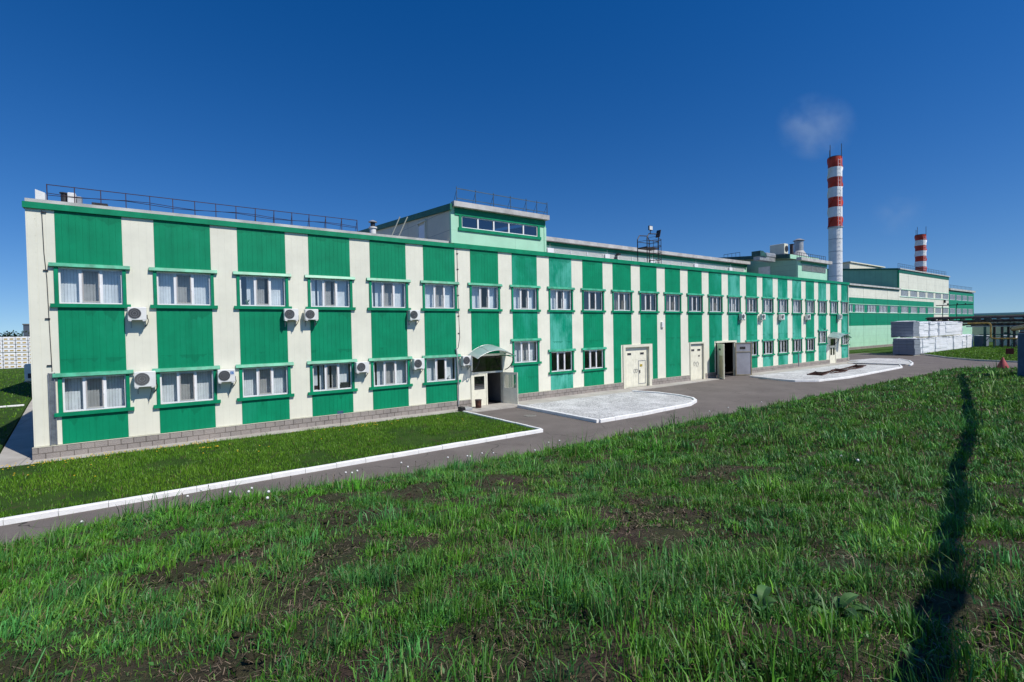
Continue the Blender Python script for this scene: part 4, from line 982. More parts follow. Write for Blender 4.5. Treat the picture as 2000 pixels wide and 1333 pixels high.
# ------------------------------------------------------------------ ventilation house
vh = root('ventilation_house', 'mint green rooftop block with grey louvre and machines on its roof', 'building', (55,0,9.2))
part(wall_holes(MB(), 55.0, 61.95, 9.62, 11.45, [], -.015, .15), 'front_wall', M['mint'], vh)
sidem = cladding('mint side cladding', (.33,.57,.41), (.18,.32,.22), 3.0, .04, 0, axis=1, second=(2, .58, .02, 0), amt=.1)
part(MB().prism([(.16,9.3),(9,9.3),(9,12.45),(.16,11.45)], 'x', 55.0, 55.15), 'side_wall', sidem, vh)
part(MB().box(54.9,62.3,-.42,.1,11.42,11.74), 'roof_fascia', M['greystrip'], vh)
part(MB().box(55.6,61.9,-.05,-.016,11.15,11.415), 'head_band', M['green'], vh)
lv = MB(); z = 10.42
while z < 11.1: lv.prism([(-.08,z),(-.02,z+.05),(-.02,z+.065),(-.08,z+.015)], 'x', 55.9, 61.4); z += .085
for x in (55.9,58.1,60.2,61.4): lv.box(x-.03,x+.03,-.09,-.016,10.4,11.12)
part(lv, 'louvre', M['greymetal'], vh)
part(MB().prism([(.7,11.72),(10,12.7),(10,12.9),(.7,12.16)], 'x', 54.86, 61.6), 'upper_tier', M['mint'], vh); part(MB().prism([(.72,12.165),(10,12.905),(10,12.95),(.72,12.2)], 'x', 54.8, 61.65), 'roof', M['roofing'], vh)
part(MB().prism([(.72,11.73),(9.5,12.62),(9.5,12.93),(.72,12.19)], 'x', 54.74, 54.855), 'side_fascia', M['teal'], vh)
part(MB().box(54.93,54.999,2.9,4.2,9.5,11.15), 'side_door', M['acwhite'], vh)
rl = MB()
for k in range(14): x = 55.1+k*.52; rl.box(x-.015,x+.015,.1,.13,11.74,12.35)
rl.box(55.1,61.86,.1,.13,12.3,12.34).box(55.1,61.86,.1,.13,12.02,12.045)
for k in range(5): rl.box(55.0,55.03,6.4+k*.5,6.43+k*.5,12.6,13.2)
rl.box(55.0,55.03,6.4,8.43,13.16,13.2)
part(rl, 'railing', M['railgrey'], vh)
def rt(name, label, cat, loc): return root(name, label, cat, loc)
r1 = rt('curved_duct', 'dark curved air duct on the ventilation house roof', 'duct', (52.0,2.5,11.9))
part(MB().prism([(51.2,11.9),(51.2,12.46),(51.75,12.46),(52.3,12.25),(52.6,11.9)], 'y', 2.0, 2.95), 'body', M['teal'], r1, True); part(MB().cbox(52.61,54.6,2.05,2.9,11.9,12.38,.08), 'tail', M['greymetal'], r1); part(MB().box(51.3,54.5,2.1,2.8,11.5,11.899), 'base', M['greymetal'], r1)
r2 = rt('rooftop_unit', 'cream box unit with a round fan on the ventilation house roof', 'roof unit', (56.7,2.8,12.2))
part(MB().cbox(56.3,57.15,2.0,3.6,12.55,13.66,.02), 'casing', M['cream_plain'], r2); part(MB().box(56.34,57.1,2.05,3.55,12.0,12.549), 'base', M['greymetal'], r2)
fn = MB().lathe((0,0,0), [(.03,0),(.33,0),(.33,.05),(.03,.05)], 20); fn.v = [(56.75+p[0], 1.99-p[2], 13.1+p[1]) for p in fn.v]; part(fn, 'fan', M['dark'], r2)
part(MB().lathe((57.45,1.75,12.15), [(.19,0),(.19,1.4),(.25,1.42),(.25,1.47)], 18), 'side_pipe', M['steel'], r2, True)
r3 = rt('exhaust_stack', 'capped steel exhaust stack on a cone base above the ventilation house', 'exhaust stack', (60.1,2.2,12.2))
part(MB().lathe((60.1,2.2,12.3), [(.98,0),(.95,.12),(.52,.8),(.5,.82)], 26), 'cone_base', M['greystrip'], r3, True); part(MB().lathe((60.1,2.2,13.1), [(.48,0),(.48,1.15)], 26), 'pipe', M['greymetal'], r3, True); part(MB().lathe((60.1,2.2,14.3), [(.6,0),(.6,.04),(.2,.24),(.02,.26)], 26), 'cap', M['greymetal'], r3, True); part(MB().lathe((60.1,2.2,14.24), [(.4,0),(.4,.07)], 18), 'neck', M['dark'], r3)

# ------------------------------------------------------------------ chimneys
def chimney(x, y, r, ztop, zred, nb, label, rings=True):
    t = root('chimney', label, 'chimney', (x,y,0), 'red and white factory chimneys')
    part(MB().lathe((x,y,0), [(r*.97,0),(r*.97,zred)], 32), 'shaft', M['chwhite'], t, True)
    hb = (ztop-zred)/nb
    bands = []
    for k in range(nb): bands.append(part(MB().lathe((x,y,zred+hb*k), [(r,0),(r,hb)], 32), 'band', M['red'] if k % 2 == 0 else M['chwhite'], t, True, label='red band' if k % 2 == 0 else 'white band'))
    part(MB().lathe((x,y,ztop), [(r*.98,0),(r*.98,.12),(r*.8,.12),(r*.8,.02),(.02,.0)], 32), 'rim', M['steel'], t, True)
    # helical strakes, each piece a child of its band
    for st in range(3):
        for k in range(nb):
            mb = MB(); n = 10; vs = []
            for j in range(n+1):
                zz = zred + hb*(k + j/n); a = st*2.0944 + (zz-zred)/(hb*nb)*6.283*1.35
                for rr in (r*.98, r*1.10): vs.append((x+rr*math.cos(a), y+rr*math.sin(a), zz))
                for rr in (r*1.10, r*.98): vs.append((x+rr*math.cos(a+.04), y+rr*math.sin(a+.04), zz))
            fs = [(j*4+q, j*4+(q+1)%4, j*4+4+(q+1)%4, j*4+4+q) for j in range(n) for q in range(4)]
            mb.add(vs, fs); q = part(mb, 'strake', M['red'] if k % 2 == 0 else M['chwhite'], t); q.parent = bands[k]
    mb = MB()
    for a in (1.2, 2.8, 4.6): mb.tube([(x+r*math.cos(a),y+r*math.sin(a),ztop-.3),(x+r*math.cos(a),y+r*math.sin(a),ztop+1.5+.4*(a>2))], .05, 5)
    part(mb, 'lightning_rod', M['dark'], t)
    cl = MB(); k = 0; z = zred
    cl.lathe((x,y,zred-.1), [(r*1.1,0),(r*1.1,.14)], 32)
    z -= 1.9
    while z > 1: cl.lathe((x,y,z), [(r*.995,0),(r*.995,.07)], 32); z -= 1.9
    part(cl, 'collar', M['greymetal'], t)
    ld = MB(); a = -2.15; ux, uy = math.cos(a), math.sin(a); tx, ty = -uy, ux
    for s in (-.2, .2): ld.box(x+ux*r*1.06+tx*s-.02, x+ux*r*1.06+tx*s+.02, y+uy*r*1.06+ty*s-.02, y+uy*r*1.06+ty*s+.02, 8, ztop-.4)
    z = 8
    while z < ztop-.5: ld.tube([(x+ux*r*1.06-tx*.2, y+uy*r*1.06-ty*.2, z),(x+ux*r*1.06+tx*.2, y+uy*r*1.06+ty*.2, z)], .02, 4); z += .62
    part(ld, 'ladder', M['chwhite'], t)
    return t
chimney(85.2, 8.15,   .94, 30.3, 19.6, 7, 'taller nearer red and white chimney with plain white lower shaft')
chimney(149.6, 14.7, 1.06, 25.8, 16.9, 7, 'shorter chimney rising behind the far cream hall')

# ------------------------------------------------------------------ far halls
fh = root('far_hall', 'far cream hall with green bands and window strips beyond the chimney', 'building', (88,11,0))
YF = 11.0
crm = cladding('far hall cream', CREAM, (.38,.37,.30), 5.9, .16, 2.0, second=(2,1.2,.02,0), amt=.08)
grn = cladding('far hall green', (.0015,.25,.12), (.001,.09,.045), 5.9, .2, 2.0, second=(2,1.2,.03,0), amt=.15, dirt=(.01,.30,.17))
mnt = cladding('far hall mint', (.45,.74,.53), (.22,.42,.28), 5.9, .16, 2.0, second=(2,1.2,.02,0), amt=.05)
lowW = [(98.0,99.4),(100.4,104.6),(105.9,110.2),(111.6,115.9),(117.4,121.5)]
tallW = [(123.5+5.6*k, 127.7+5.6*k) for k in range(6)]
XT, XE, XF = 122.4, 156.1, 178.7
hl = [(a,b,6.72,8.10) for a,b in lowW+tallW] + [(a,b,10.15,11.5) for a,b in tallW]
part(wall_holes(MB(), 88, XE, .5, 11.4, hl, YF, YF+.2), 'wall', crm, fh)
part(MB().box(XT, XE, YF, YF+.2, 11.4, 15.3), 'upper_wall', crm, fh)
part(wall_holes(MB(), 88, 144.7, 4.28, 9.32, [(a,b,6.72,8.10) for a,b in lowW+tallW], YF-.02, YF-.001), 'green_band', grn, fh)
part(MB().box(88, 144.7, YF-.02, YF-.001, .5, 4.279), 'mint_base', mnt, fh)
part(MB().box(88, XF, YF-.05, YF+.1, -.05, .499), 'plinth', M['block'], fh)
part(MB().box(88, XT-.02, YF-.35, YF+.3, 11.42, 11.72), 'eave', M['greystrip'], fh); part(MB().box(XT-.1, XE+.2, YF-.25, YF+.3, 15.62, 15.85), 'eave', M['greystrip'], fh)
part(MB().box(88, XT-.02, YF-.08, YF-.021, 11.15, 11.41).box(XT-.02, XE, YF-.08, YF-.001, 14.95, 15.61), 'head_band', M['greend'], fh)
part(MB().box(XT-.25, XT-.01, YF-.06, YF+.2, 11.75, 15.4), 'corner_trim', M['green'], fh)
part(MB().prism([(YF+.2,11.0),(45,11.0),(45,19.0),(YF+.2,15.5)], 'x', XT-.001, XT+.2), 'side_wall', cladding('far hall side green', (.22,.50,.33), (.12,.27,.18), 1.0, .03, 0, axis=1, amt=.1), fh)
part(MB().prism([(YF+.1,15.5),(45,19.0),(45,19.3),(YF+.1,15.85)], 'x', XT-.15, XT-.002), 'side_fascia', M['greend'], fh)
part(MB().prism([(YF+.3,15.6),(45,19.1),(45,19.2),(YF+.3,15.8)], 'x', XT, XE), 'roof', M['roofing'], fh)
part(MB().prism([(YF+.3,11.5),(45,14),(45,14.1),(YF+.3,11.68)], 'x', 88, XT-.16), 'low_roof', M['roofing'], fh)
part(MB().box(XE, XE+.2, YF+.2, 45, .5, 15.4), 'far_side_wall', crm, fh)
wm = {}
def strip_window(parent, a, b, z0, z1, n):
    f = MB(); f.box(a,b,YF+.02,YF+.10,z0,z0+.07).box(a,b,YF+.02,YF+.10,z1-.07,z1)
    for k in range(n+1): x = a+(b-a)*k/n; f.box(max(a,x-.10),min(b,x+.10),YF+.02,YF+.10,z0+.07,z1-.07)
    o = part(f, 'window', M['white'], parent)
    q = part(MB().quad((a,YF+.07,z0),(b,YF+.07,z0),(b,YF+.07,z1),(a,YF+.07,z1)), 'glass', M['darkglass'], parent); q.parent = o
for a, b in lowW: strip_window(fh, a, b, 6.72, 8.10, 6 if b-a > 2 else 2)
for a, b in tallW: strip_window(fh, a, b, 6.72, 8.10, 6); strip_window(fh, a, b, 10.15, 11.5, 6)
sb = MB()
for z in (6.60, 8.12): sb.box(97, XT, YF-.10, YF-.021, z, z+.10)
for z in (6.60, 8.12, 10.03, 11.52): sb.box(XT+.4, XE, YF-.10, YF-.021, z, z+.10)
part(sb, 'window_band_trim', M['mint'], fh)
part(MB().box(152,152.6,YF-.3,YF-.021,9.3,10.0), 'wall_box', M['dark'], fh)
rl = MB()
for k in range(28): x = XT+.5+k*1.2; rl.box(x-.02,x+.02,YF+.3,YF+.34,15.85,16.9)
rl.box(XT+.5,XT+33,YF+.3,YF+.34,16.85,16.9).box(XT+.5,XT+33,YF+.3,YF+.34,16.35,16.39)
part(rl, 'railing', M['railgrey'], fh)
part(MB().hexa([(164,35,19),(190,35,19),(190,39,19),(164,39,19)],[(164,35,22.6),(190,35,22.4),(190,39,22.6),(164,39,22.7)]).box(163.5,190.5,34.6,39.5,22.7,23.0), 'roof_lantern', M['cream_plain'], fh)
fe = root('far_extension', 'lower green far wing with two window strips at the end of the halls', 'building', (XE+.2,11,0))
extW = [(157+5.4*k, 161.6+5.4*k) for k in range(4)]
part(wall_holes(MB(), XE+.21, XF, .5, 12.3, [(a,b,6.72,8.1) for a,b in extW]+[(a,b,10.15,11.5) for a,b in extW], YF, YF+.2), 'wall', grn, fe)
part(MB().box(XE+.21, XF, YF-.02, YF-.001, .5, 4.4), 'mint_base', mnt, fe)
part(MB().box(XE+.21, XF+.3, YF-.3, YF+.3, 12.5, 12.95), 'eave', M['greystrip'], fe); part(MB().box(XE+.21, XF, YF+.3, 40, 12.4, 12.6), 'roof', M['roofing'], fe)
part(MB().box(XF-.2, XF, YF+.2, 40, .5, 12.4), 'side_wall', grn, fe)
for a, b in extW: strip_window(fe, a, b, 6.72, 8.1, 5); strip_window(fe, a, b, 10.15, 11.5, 5)
rl = MB()
for k in range(19): x = XE+.5+k*1.2; rl.box(x-.02,x+.02,YF+.3,YF+.34,12.95,13.9)
rl.box(XE+.5,XF,YF+.3,YF+.34,13.85,13.9)
part(rl, 'railing', M['railgrey'], fe)

# ------------------------------------------------------------------ wrapped packs in the yard
def pack(x0, x1, y0, y1, z0, z1, mat, label, group):
    t = root('wrapped_pack_stack', label, 'wrapped packs', ((x0+x1)/2,(y0+y1)/2,z0), group)
    n = max(3, round((z1-z0)/.5)); mb = MB(); hh = (z1-z0-.12)/n
    for k in range(n):
        j = [random.uniform(-.05,.05) for _ in range(4)]; mb.cbox(x0+j[0]*.6+.02, x1+j[1]*.6-.02, y0+j[2], y1+j[3], z0+.12+k*hh, z0+.12+(k+1)*hh-.006, .03)
    part(mb, 'pack', M[mat], t, label=None)
    part(MB().box(x0+.05,x1-.05,y0+.05,y0+.2,z0,z0+.115).box(x0+.05,x1-.05,y1-.2,y1-.05,z0,z0+.115), 'pallet', M['cream_plain'], t)
    # film draped over the top
    nx_, ny_ = 6, 5; vs = []; r = random.Random(int(x0*10+z0))
    for i in range(nx_+1):
        for j in range(ny_+1):
            e = (i in (0,nx_)) or (j in (0,ny_)); vs.append((x0-.02+(x1-x0+.04)*i/nx_, y0-.06+(y1-y0+.12)*j/ny_, z1+(r.uniform(-.14,-.02) if e else r.uniform(.0,.07))))
    fs = [(i*(ny_+1)+j, (i+1)*(ny_+1)+j, (i+1)*(ny_+1)+j+1, i*(ny_+1)+j+1) for i in range(nx_) for j in range(ny_)]
    part(MB().add(vs, fs), 'top_film', M['packwhite'], t)
    return t
pack(85.1,87.6,-1.7,.8,0,2.42,'packgrey','grey film wrapped pack stack at the near end of the lower row','wrapped packs in the yard')
pack(86.5,89.0,-1.2,1.5,2.5,4.85,'packgrey','grey film wrapped pack stack at the near end of the upper row','wrapped packs in the yard')
LO = [87.7,90.4,93.3,96.3,99.5,102.6,105.8,108.6,111.2,113.6,116.0,118.4]
ORD = ['first','second','third','fourth','fifth','sixth','seventh','eighth','ninth','tenth','eleventh']
for k in range(11): pack(LO[k]+.05,LO[k+1]-.05,-1.15+random.uniform(-.1,.1),1.2,0,2.32+random.uniform(-.05,.05),'packwhite','white wrapped stack on the ground, %s in the row from the grey stack' % ORD[k],'wrapped packs in the yard')
UP = [89.1,91.3,93.6,96.0,98.4,101.4,104.4,108.0,112.0]
for k in range(8): pack(UP[k]+.05,UP[k+1]-.05,-1.1+random.uniform(-.15,.15),1.2,2.42,4.68+random.uniform(-.12,.08),'packwhite','white wrapped stack in the upper tier, %s from the grey stack' % ORD[k],'wrapped packs in the yard')
# brick pallets behind the back lawn at the far left
for tier in range(2):
    for k in range(11):
        x0 = -30.5+k*1.42; z0 = tier*2.5; lab = '%s stack of white printed packs, %s from the left edge beyond the back lawn' % (('lower','upper')[tier], ORD[k])
        t = root('printed_pack_stack', lab, 'printed packs', (x0+.65,83,z0), 'printed white packs beyond the back lawn')
        mb = MB(); lb = MB()
        for q in range(4):
            z = z0+.08+q*.6; mb.cbox(x0+.02+random.uniform(0,.02), x0+1.38, 82, 83.4, z, z+.56+(.05 if q == 3 else 0), .05)
            for u in (.18, .82): lb.box(x0+u, x0+u+.40, 81.985, 81.999, z+.18, z+.38)
        nf = len(mb.f); mb.add(lb.v, lb.f); q = part(mb, 'pack', M['packwhite'], t); q.data.materials.append(M['label'])
        for p_ in q.data.polygons[nf:]: p_.material_index = 1

# ------------------------------------------------------------------ pipe rack and things on the right
rk = root('pipe_rack', 'long dark steel pipe rack carrying many pipes beyond the far lawn', 'pipe rack', (120,0,0))
XR = 120.0
for (x, y) in [(119.4,4.2),(119.4,1.0),(119.4,-2.4),(121.2,-3.3),(119.4,-4.6),(121.2,-5.1),(119.4,-6.1),(119.4,-9.5),(119.4,-14),(119.4,-20)]:
    part(MB().box(x-.16,x+.16,y-.16,y+.16,0,5.0).box(x-.3,x+.3,y-.3,y+.3,-.02,.12), 'column', M['steel'] if y < -3 else M['teal'], rk)
pp = MB(); 
for (dx, z, r) in [(-.9,5.35,.10),(-.55,5.42,.16),(-.1,5.38,.12),(.3,5.45,.20),(.8,5.36,.12),(-.8,4.75,.14),(-.3,4.72,.09),(.4,4.78,.18),(-.7,4.15,.10),(.2,4.12,.16)]: pp.tube([(XR+dx,6.2-abs(dx),z),(XR+dx,-30,z)], r, 8)
part(pp, 'pipe', M['steel'], rk, True)
part(MB().tube([(XR-.95,3,4.45),(XR-.95,-30,4.45)], .13, 8).tube([(XR-1.1,0,3.75),(XR-1.1,-30,3.7)], .10, 8), 'pipe', M['greymetal'], rk, True, label='bare grey pipe')
bm_ = MB()
for y in np.arange(5.5,-30,-1.6): bm_.box(XR-1.3,XR+1.2,y-.1,y+.1,5.0,5.18).box(XR-1.2,XR+1.1,y-.07,y+.07,4.4,4.52).box(XR-1.2,XR+1.1,y-.06,y+.06,3.9,3.99)
bm_.box(XR-1.25,XR-1.1,-30,5.6,5.18,5.3); bm_.box(XR-1.25,XR-1.1,-30,5.6,4.52,4.62)
part(bm_, 'beam', M['steel'], rk)
for y in (4.6,2.9,-1.6,-3.0): part(MB().cbox(XR-1.5,XR-.9,y-.35,y+.35,4.6,5.3,.05), 'valve_box', M['dark'], rk)
br = MB()
for y in (-2.0,-4.2,-5.6): br.tube([(XR-1.2,y,.1),(XR-1.2,y-1.6,2.6)], .05, 5)
br.tube([(XR-1.2,-1.8,2.3),(XR-1.2,-30,2.3)], .08, 6).tube([(XR-1.2,-1.8,1.9),(XR-1.2,-30,1.9)], .05, 6)
part(br, 'brace', M['teal'], rk)
gp = MB().tube([(112,-1.6,4.35),(112,-4.1,4.35),(112,-4.42,4.25),(112,-4.5,4.0),(112,-4.5,2.15),(112,-4.58,1.85),(112,-5,1.75),(112,-16,1.75)], .12, 8)
thing_mesh(gp, 'gas_pipe', M['ochre'], 'ochre gas pipe bending down and running right before the pipe rack', 'gas pipe', loc=(112,-4.5,0), smooth=True)
gs = MB()
for y in (-4.9,-7,-9.5): gs.box(111.93,112.07,y-.05,y+.05,0,1.72)
o = part(gs, 'pipe_support', M['teal'], bpy.data.objects['gas_pipe'])
fx = root('thin_cable_rack', 'thin steel cable tray on a slim post before the far green wing', 'cable rack', (126,5.5,0))
part(MB().tube([(126,5.0,0),(126,5.0,7.9)], .07, 6).tube([(126,2.9,0),(126,2.9,7.9)], .06, 6), 'post', M['teal'], fx); part(MB().box(125.8,126.2,.5,6.0,7.9,8.05), 'tray', M['steel'], fx)
part(MB().tube([(126,4.2,8.05),(126,4.2,8.35)], .12, 6).tube([(126,2.8,8.05),(126,2.8,8.3)], .12, 6).tube([(126,1.6,8.05),(126,1.6,8.25)], .1, 6), 'insulator', M['dark'], fx)
cn = root('storage_container', 'dark grey container with bright right edge behind the wrapped packs', 'container', (122,-1.6,0))
part(MB().cbox(119.9,123,-2.25,-.85,.0,2.02,.03), 'body', plain('grey container paint', (.17,.20,.24), .6, .1, 1), cn); part(MB().box(119.85,123.05,-2.35,-.8,2.021,2.1), 'roof', M['acwhite'], cn)
wf = root('white_pallet_pile', 'row of white wrapped blocks standing under the pipe rack', 'wrapped packs', (126,-5,0), 'white piles under the pipe rack')
for k in range(7): part(MB().cbox(125,127,-9.6+k*1.05,-8.75+k*1.05,0,1.75+.15*(k%3),.04), 'pack', M['packwhite'], wf)
kb = root('small_cream_shed', 'low cream shed seen under the pipes', 'shed', (150,2,0))
part(MB().box(150,158,-2,5.5,0,3.6), 'wall', M['cream_plain'], kb); part(MB().box(149.8,158.2,-2.2,5.7,3.6,3.85), 'roof', M['roofing'], kb); part(MB().box(149.95,149.999,-.6,.3,0,2.2), 'door', M['teal'], kb)
kb = root('small_grey_shed', 'grey flat shed with white roof edge seen under the pipes', 'shed', (140,-5,0))
part(MB().box(140,148,-7.6,-3.6,0,4.1), 'wall', plain('grey shed wall', (.24,.25,.28), .7, .1, 1), kb); part(MB().box(139.8,148.2,-7.8,-3.4,4.1,4.35), 'roof', M['acwhite'], kb)
kb = root('distant_warehouse', 'long distant white roofed warehouse on the right horizon', 'building', (260,-20,0))
part(MB().box(255,262,-160,42,0,7.2), 'wall', plain('pale blue wall', (.75,.78,.80), .7, .08, .2), kb); part(MB().box(254,263,-161,43,7.2,7.9), 'roof', M['acwhite'], kb)
# cone, red plate
cn = root('marker_cone', 'faded red metal cone standing at the road corner', 'cone', (64.5,-14.0,0))
part(MB().lathe((64.5,-14.0,.0), [(.52,0),(.52,.04),(.02,1.18)], 28), 'cone', M['conered'], cn, True); part(MB().box(63.98,65.02,-14.5,-13.5,-.05,-.002), 'base', M['steel'], cn)
rs = root('red_plate_sign', 'small dark red square plate on a thin post on the far lawn', 'sign', (84,-11.2,0))
part(MB().box(83.98,84.02,-11.66,-10.94,.55,1.25), 'plate', plain('dark red plate', (.16,.012,.015), .5, .1, 4), rs); part(MB().tube([(84.05,-11.3,0),(84.05,-11.3,1.2)], .03, 6), 'post', M['steel'], rs)
# blue booth and overhead pipe at the right edge
bt = root('blue_steel_pier', 'dark blue steel pier at the right edge carrying the ochre overhead pipe', 'pier', (53,-17.6,0))
part(MB().cbox(52.3,54.4,-18.9,-16.85,-.1,3.62,.03), 'body', M['bluegrey'], bt); part(MB().box(52.2,54.5,-19.0,-16.78,-.12,.25), 'footing', M['rust'], bt); part(MB().box(52.5,54.2,-18.6,-16.9,3.621,3.72), 'saddle', M['steel'], bt)
PW = [Vector(p) for p in ((53.9,-16.4,3.95),(48.3,-17.7,4.1),(31.1,-21.6,4.5),(20.1,-23.86,4.75),(9.2,-25.42,5.0),(3.22,-25.92,5.15),(-6,-26.6,5.3))]
op = root('overhead_pipe', 'thick ochre overhead pipe resting on the blue pier, entering from the right edge', 'pipe', tuple(PW[0]))
part(MB().tube(PW, [.17,.165,.15,.13,.09,.065,.05], 14), 'pipe', M['ochre'], op, True); part(MB().tube([PW[0]+(PW[0]-PW[1]).normalized()*.06, PW[0]-(PW[0]-PW[1]).normalized()*.06], .20, 14), 'flange', M['rust'], op, True)  # unseen run bent and tapered to shape its shadow across the bank

# ------------------------------------------------------------------ small things by the facade
bn = root('waste_bin', 'rusty brown waste bin beside the entrance door', 'bin', (14.72,-.62,.07))
part(MB().lathe((14.72,-.62,.075), [(.17,0),(.19,.48),(.17,.48),(.15,.05),(.02,.04)], 18), 'body', M['rust'], bn, True); part(MB().lathe((14.72,-.62,.52), [(.20,0),(.205,.02),(.19,.035)], 18), 'rim', M['steel'], bn, True)
gb = root('drain_box', 'black drain box under the downpipe at the lawn corner', 'drain box', (13.5,-.95,.05))
part(MB().cbox(13.28,13.55,-1.15,-.75,.06,.30,.02), 'box', M['black'], gb); part(MB().cbox(13.58,14.05,-1.1,-.5,.06,.22,.02), 'slab', M['greymetal'], gb)
sg = root('plate_stake', 'small grey plate on a thin stake before the brick plinth', 'stake', (6.66,-1.3,.1))
part(MB().tube([(6.66,-1.3,.1),(6.66,-1.3,.80)], .009, 5), 'stake', M['steel'], sg); part(MB().box(6.52,6.80,-1.32,-1.30,.72,.86), 'plate', M['bluegrey'], sg)
# rusty frames lying on the gravel
def rusty(x, y, L, W, rz, label, tilt=.0):
    t = root('rusty_frame', label, 'steel frame', (x,y,.11), 'rusty frames lying on the gravel', rz); mb = MB()
    for yy in (-W/2, W/2): mb.box(-L/2, L/2, yy-.035, yy+.035, 0, .08)
    n = 4
    for k in range(n+1): xx = -L/2+L*k/n; mb.box(xx-.03, xx+.03, -W/2+.036, W/2-.036, .01, .07)
    mb.tube([(-L/2,-W/2,.14),(L/2,W/2,.12)], .03, 5)
    o = bpy.data.objects.new('frame', mb.mesh('frame')); o.data.materials.append(M['rust']); link(o, t); o.rotation_euler[1] = tilt; return t
rusty(47.9,-4.9,3.0,1.1,R(12),'rusty frame nearest the garage on the gravel')
rusty(50.4,-5.1,2.8,1.0,R(-6),'rusty frame second from the garage on the gravel',-.06)
rusty(53.0,-4.7,2.9,1.1,R(15),'rusty frame in the middle of the row on the gravel',.04)
rusty(55.8,-4.6,2.9,.9,R(-4),'rusty frame second from the far end of the row',-.05)
rusty(58.9,-4.1,3.2,.9,R(10),'rusty frame at the far end of the row on the gravel')

# ------------------------------------------------------------------ horizon on the left
def tree(x, y, s, label):
    t = root('tree', label, 'tree', (x,y,0), 'trees on the left horizon')
    part(MB().tube([(x,y,0),(x,y,s*.35),(x+.2,y,s*.6)], [s*.05,s*.04,s*.02], 7), 'trunk', M['trunk'], t)
    mb = MB(); r = random.Random(int(x*7))
    for k in range(420):
        a = r.uniform(0,6.283); u = r.uniform(-1,1); q = r.random()**.4*s*.5*(1+.25*math.sin(a*3+u*4)); p = Vector((x+q*math.cos(a)*math.sqrt(1-u*u)*1.15, y+q*math.sin(a)*math.sqrt(1-u*u)*1.15, s*.62+q*u*.75))
        e = s*.055; d = Vector((r.uniform(-1,1),r.uniform(-1,1),r.uniform(-1,1))).normalized(); w = d.cross(Vector((.3,.5,.8))).normalized(); mb.quad(p-d*e, p-w*e*.6, p+d*e, p+w*e*.6)
    part(mb, 'crown', M['crown'], t)
tree(-46.6,233,8.0,'round tree on the left horizon nearest the dark distant block'); tree(-50.6,236,6.8,'small tree at the left edge of the horizon'); tree(-54.5,226,6.6,'tree at the far left of the horizon beyond the printed packs'); tree(-58,240,6.5,'lowest tree beyond the left end of the printed packs')
dk = root('distant_block', 'dark distant block on the left horizon beside the building corner', 'building', (-39,240,0))
part(MB().box(-44.7,-34,238,250,0,10.3), 'wall', plain('dark distant wall', (.07,.09,.12), .8, .1, .2), dk); part(MB().box(-44.9,-33.8,237.8,250.2,10.3,10.7), 'roof', M['roofing'], dk)

# ------------------------------------------------------------------ smoke
def smoke(c, rx, ry, rz, dens, label, name='smoke'):
    mb = MB().ball((0,0,0), 1, 20, 12); me = mb.mesh(name); o = bpy.data.objects.new(name, me); o.location = c; o.scale = (rx,ry,rz); COL.objects.link(o)
    m = bpy.data.materials.new('thin white smoke'); m.use_nodes = True; t = m.node_tree; t.nodes.clear(); out = N(t, 'ShaderNodeOutputMaterial'); v = N(t, 'ShaderNodeVolumePrincipled'); v.inputs['Color'].default_value = (.80,.90,1,1); v.inputs['Anisotropy'].default_value = 0
    tc = N(t, 'ShaderNodeTexCoord'); ln = N(t, 'ShaderNodeVectorMath', operation='LENGTH'); t.links.new(tc.outputs['Object'], ln.inputs[0])
    fall = N(t, 'ShaderNodeMapRange'); fall.inputs['From Min'].default_value = .95; fall.inputs['From Max'].default_value = .1; t.links.new(ln.outputs['Value'], fall.inputs['Value'])
    nz = noise_fac(t, 1.9, 4, .6, vec=tc.outputs['Object'], lo=.38, hi=.68); t.links.new(math_(t, 'MULTIPLY', math_(t, 'MULTIPLY', fall.outputs[0], nz), dens), v.inputs['Density']); t.links.new(v.outputs[0], out.inputs['Volume']); me.materials.append(m)
    tag(o, label, 'smoke', kind='stuff')
smoke((81.8,9.4,34.6), 8.6, 5.4, 5.2, .085, 'thin white smoke drifting above the taller chimney')
smoke((142,17,30.5), 8, 6, 6, .022, 'barely visible haze of smoke beside the shorter chimney')

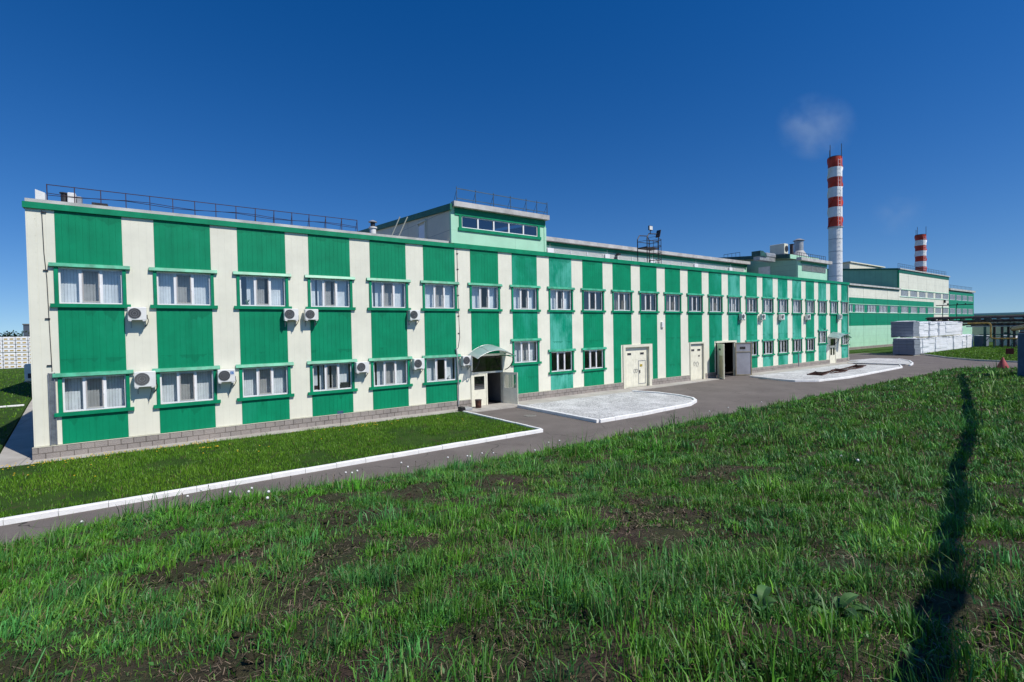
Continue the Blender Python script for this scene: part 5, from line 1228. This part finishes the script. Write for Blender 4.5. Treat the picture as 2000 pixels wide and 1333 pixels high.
# ------------------------------------------------------------------ light, sky, camera
EL, AZ = R(50), R(21)          # sun: elevation, and turn from the facade normal towards +x
sd = Vector((math.sin(AZ)*math.cos(EL), -math.cos(AZ)*math.cos(EL), math.sin(EL)))
sl = bpy.data.lights.new('sun', 'SUN'); sl.energy = 4.6; sl.angle = R(.53); sl.color = (1,.955,.89)
so = bpy.data.objects.new('sun', sl); so.rotation_euler = sd.to_track_quat('Z', 'Y').to_euler(); so.location = (0,-60,60); COL.objects.link(so)
w = bpy.data.worlds.new('World'); scene.world = w; w.use_nodes = True; t = w.node_tree
sky = N(t, 'ShaderNodeTexSky', sky_type='NISHITA'); sky.sun_disc = False; sky.sun_elevation = EL; sky.sun_rotation = math.pi-AZ
sky.air_density = 1.0; sky.dust_density = .15; sky.ozone_density = 3.0; sky.altitude = 200
tcw = N(t, 'ShaderNodeTexCoord'); mpw = N(t, 'ShaderNodeMapping'); mpw.inputs['Scale'].default_value = (1,1,.95); mpw.inputs['Location'].default_value = (0,0,.075)
t.links.new(tcw.outputs['Generated'], mpw.inputs['Vector']); t.links.new(mpw.outputs['Vector'], sky.inputs['Vector'])
hs = N(t, 'ShaderNodeHueSaturation'); hs.inputs['Saturation'].default_value = 1.40; hs.inputs['Value'].default_value = 1.0; hs.inputs['Hue'].default_value = .5115
t.links.new(sky.outputs[0], hs.inputs['Color']); t.links.new(hs.outputs[0], t.nodes['Background'].inputs['Color']); t.nodes['Background'].inputs['Strength'].default_value = .105
scene.view_settings.view_transform = 'Standard'; scene.view_settings.look = 'None'; scene.view_settings.exposure = 0; scene.view_settings.gamma = 1; scene.view_settings.use_curve_mapping = False
cd = bpy.data.cameras.new('camera'); cd.sensor_width = 36; cd.lens = 955.67/2000*36; cd.clip_start = .05; cd.clip_end = 6000
co = bpy.data.objects.new('camera', cd); COL.objects.link(co); scene.camera = co
def axes(yaw, pitch, roll):
    f = Vector((math.sin(yaw)*math.cos(pitch), math.cos(yaw)*math.cos(pitch), -math.sin(pitch))); r = Vector((math.cos(yaw), -math.sin(yaw), 0)); d = f.cross(r)
    return math.cos(roll)*r+math.sin(roll)*d, -math.sin(roll)*r+math.cos(roll)*d, f
r_, d_, f_ = axes(YAW, .0207, .0184)
co.matrix_world = Matrix(((r_.x,-d_.x,-f_.x,0),(r_.y,-d_.y,-f_.y,-24.92),(r_.z,-d_.z,-f_.z,4.5),(0,0,0,1)))
scene.cycles.max_bounces = 8; scene.cycles.transparent_max_bounces = 16; scene.cycles.use_denoising = True
scene.cycles.volume_bounces = 2
print('blades', nblades)
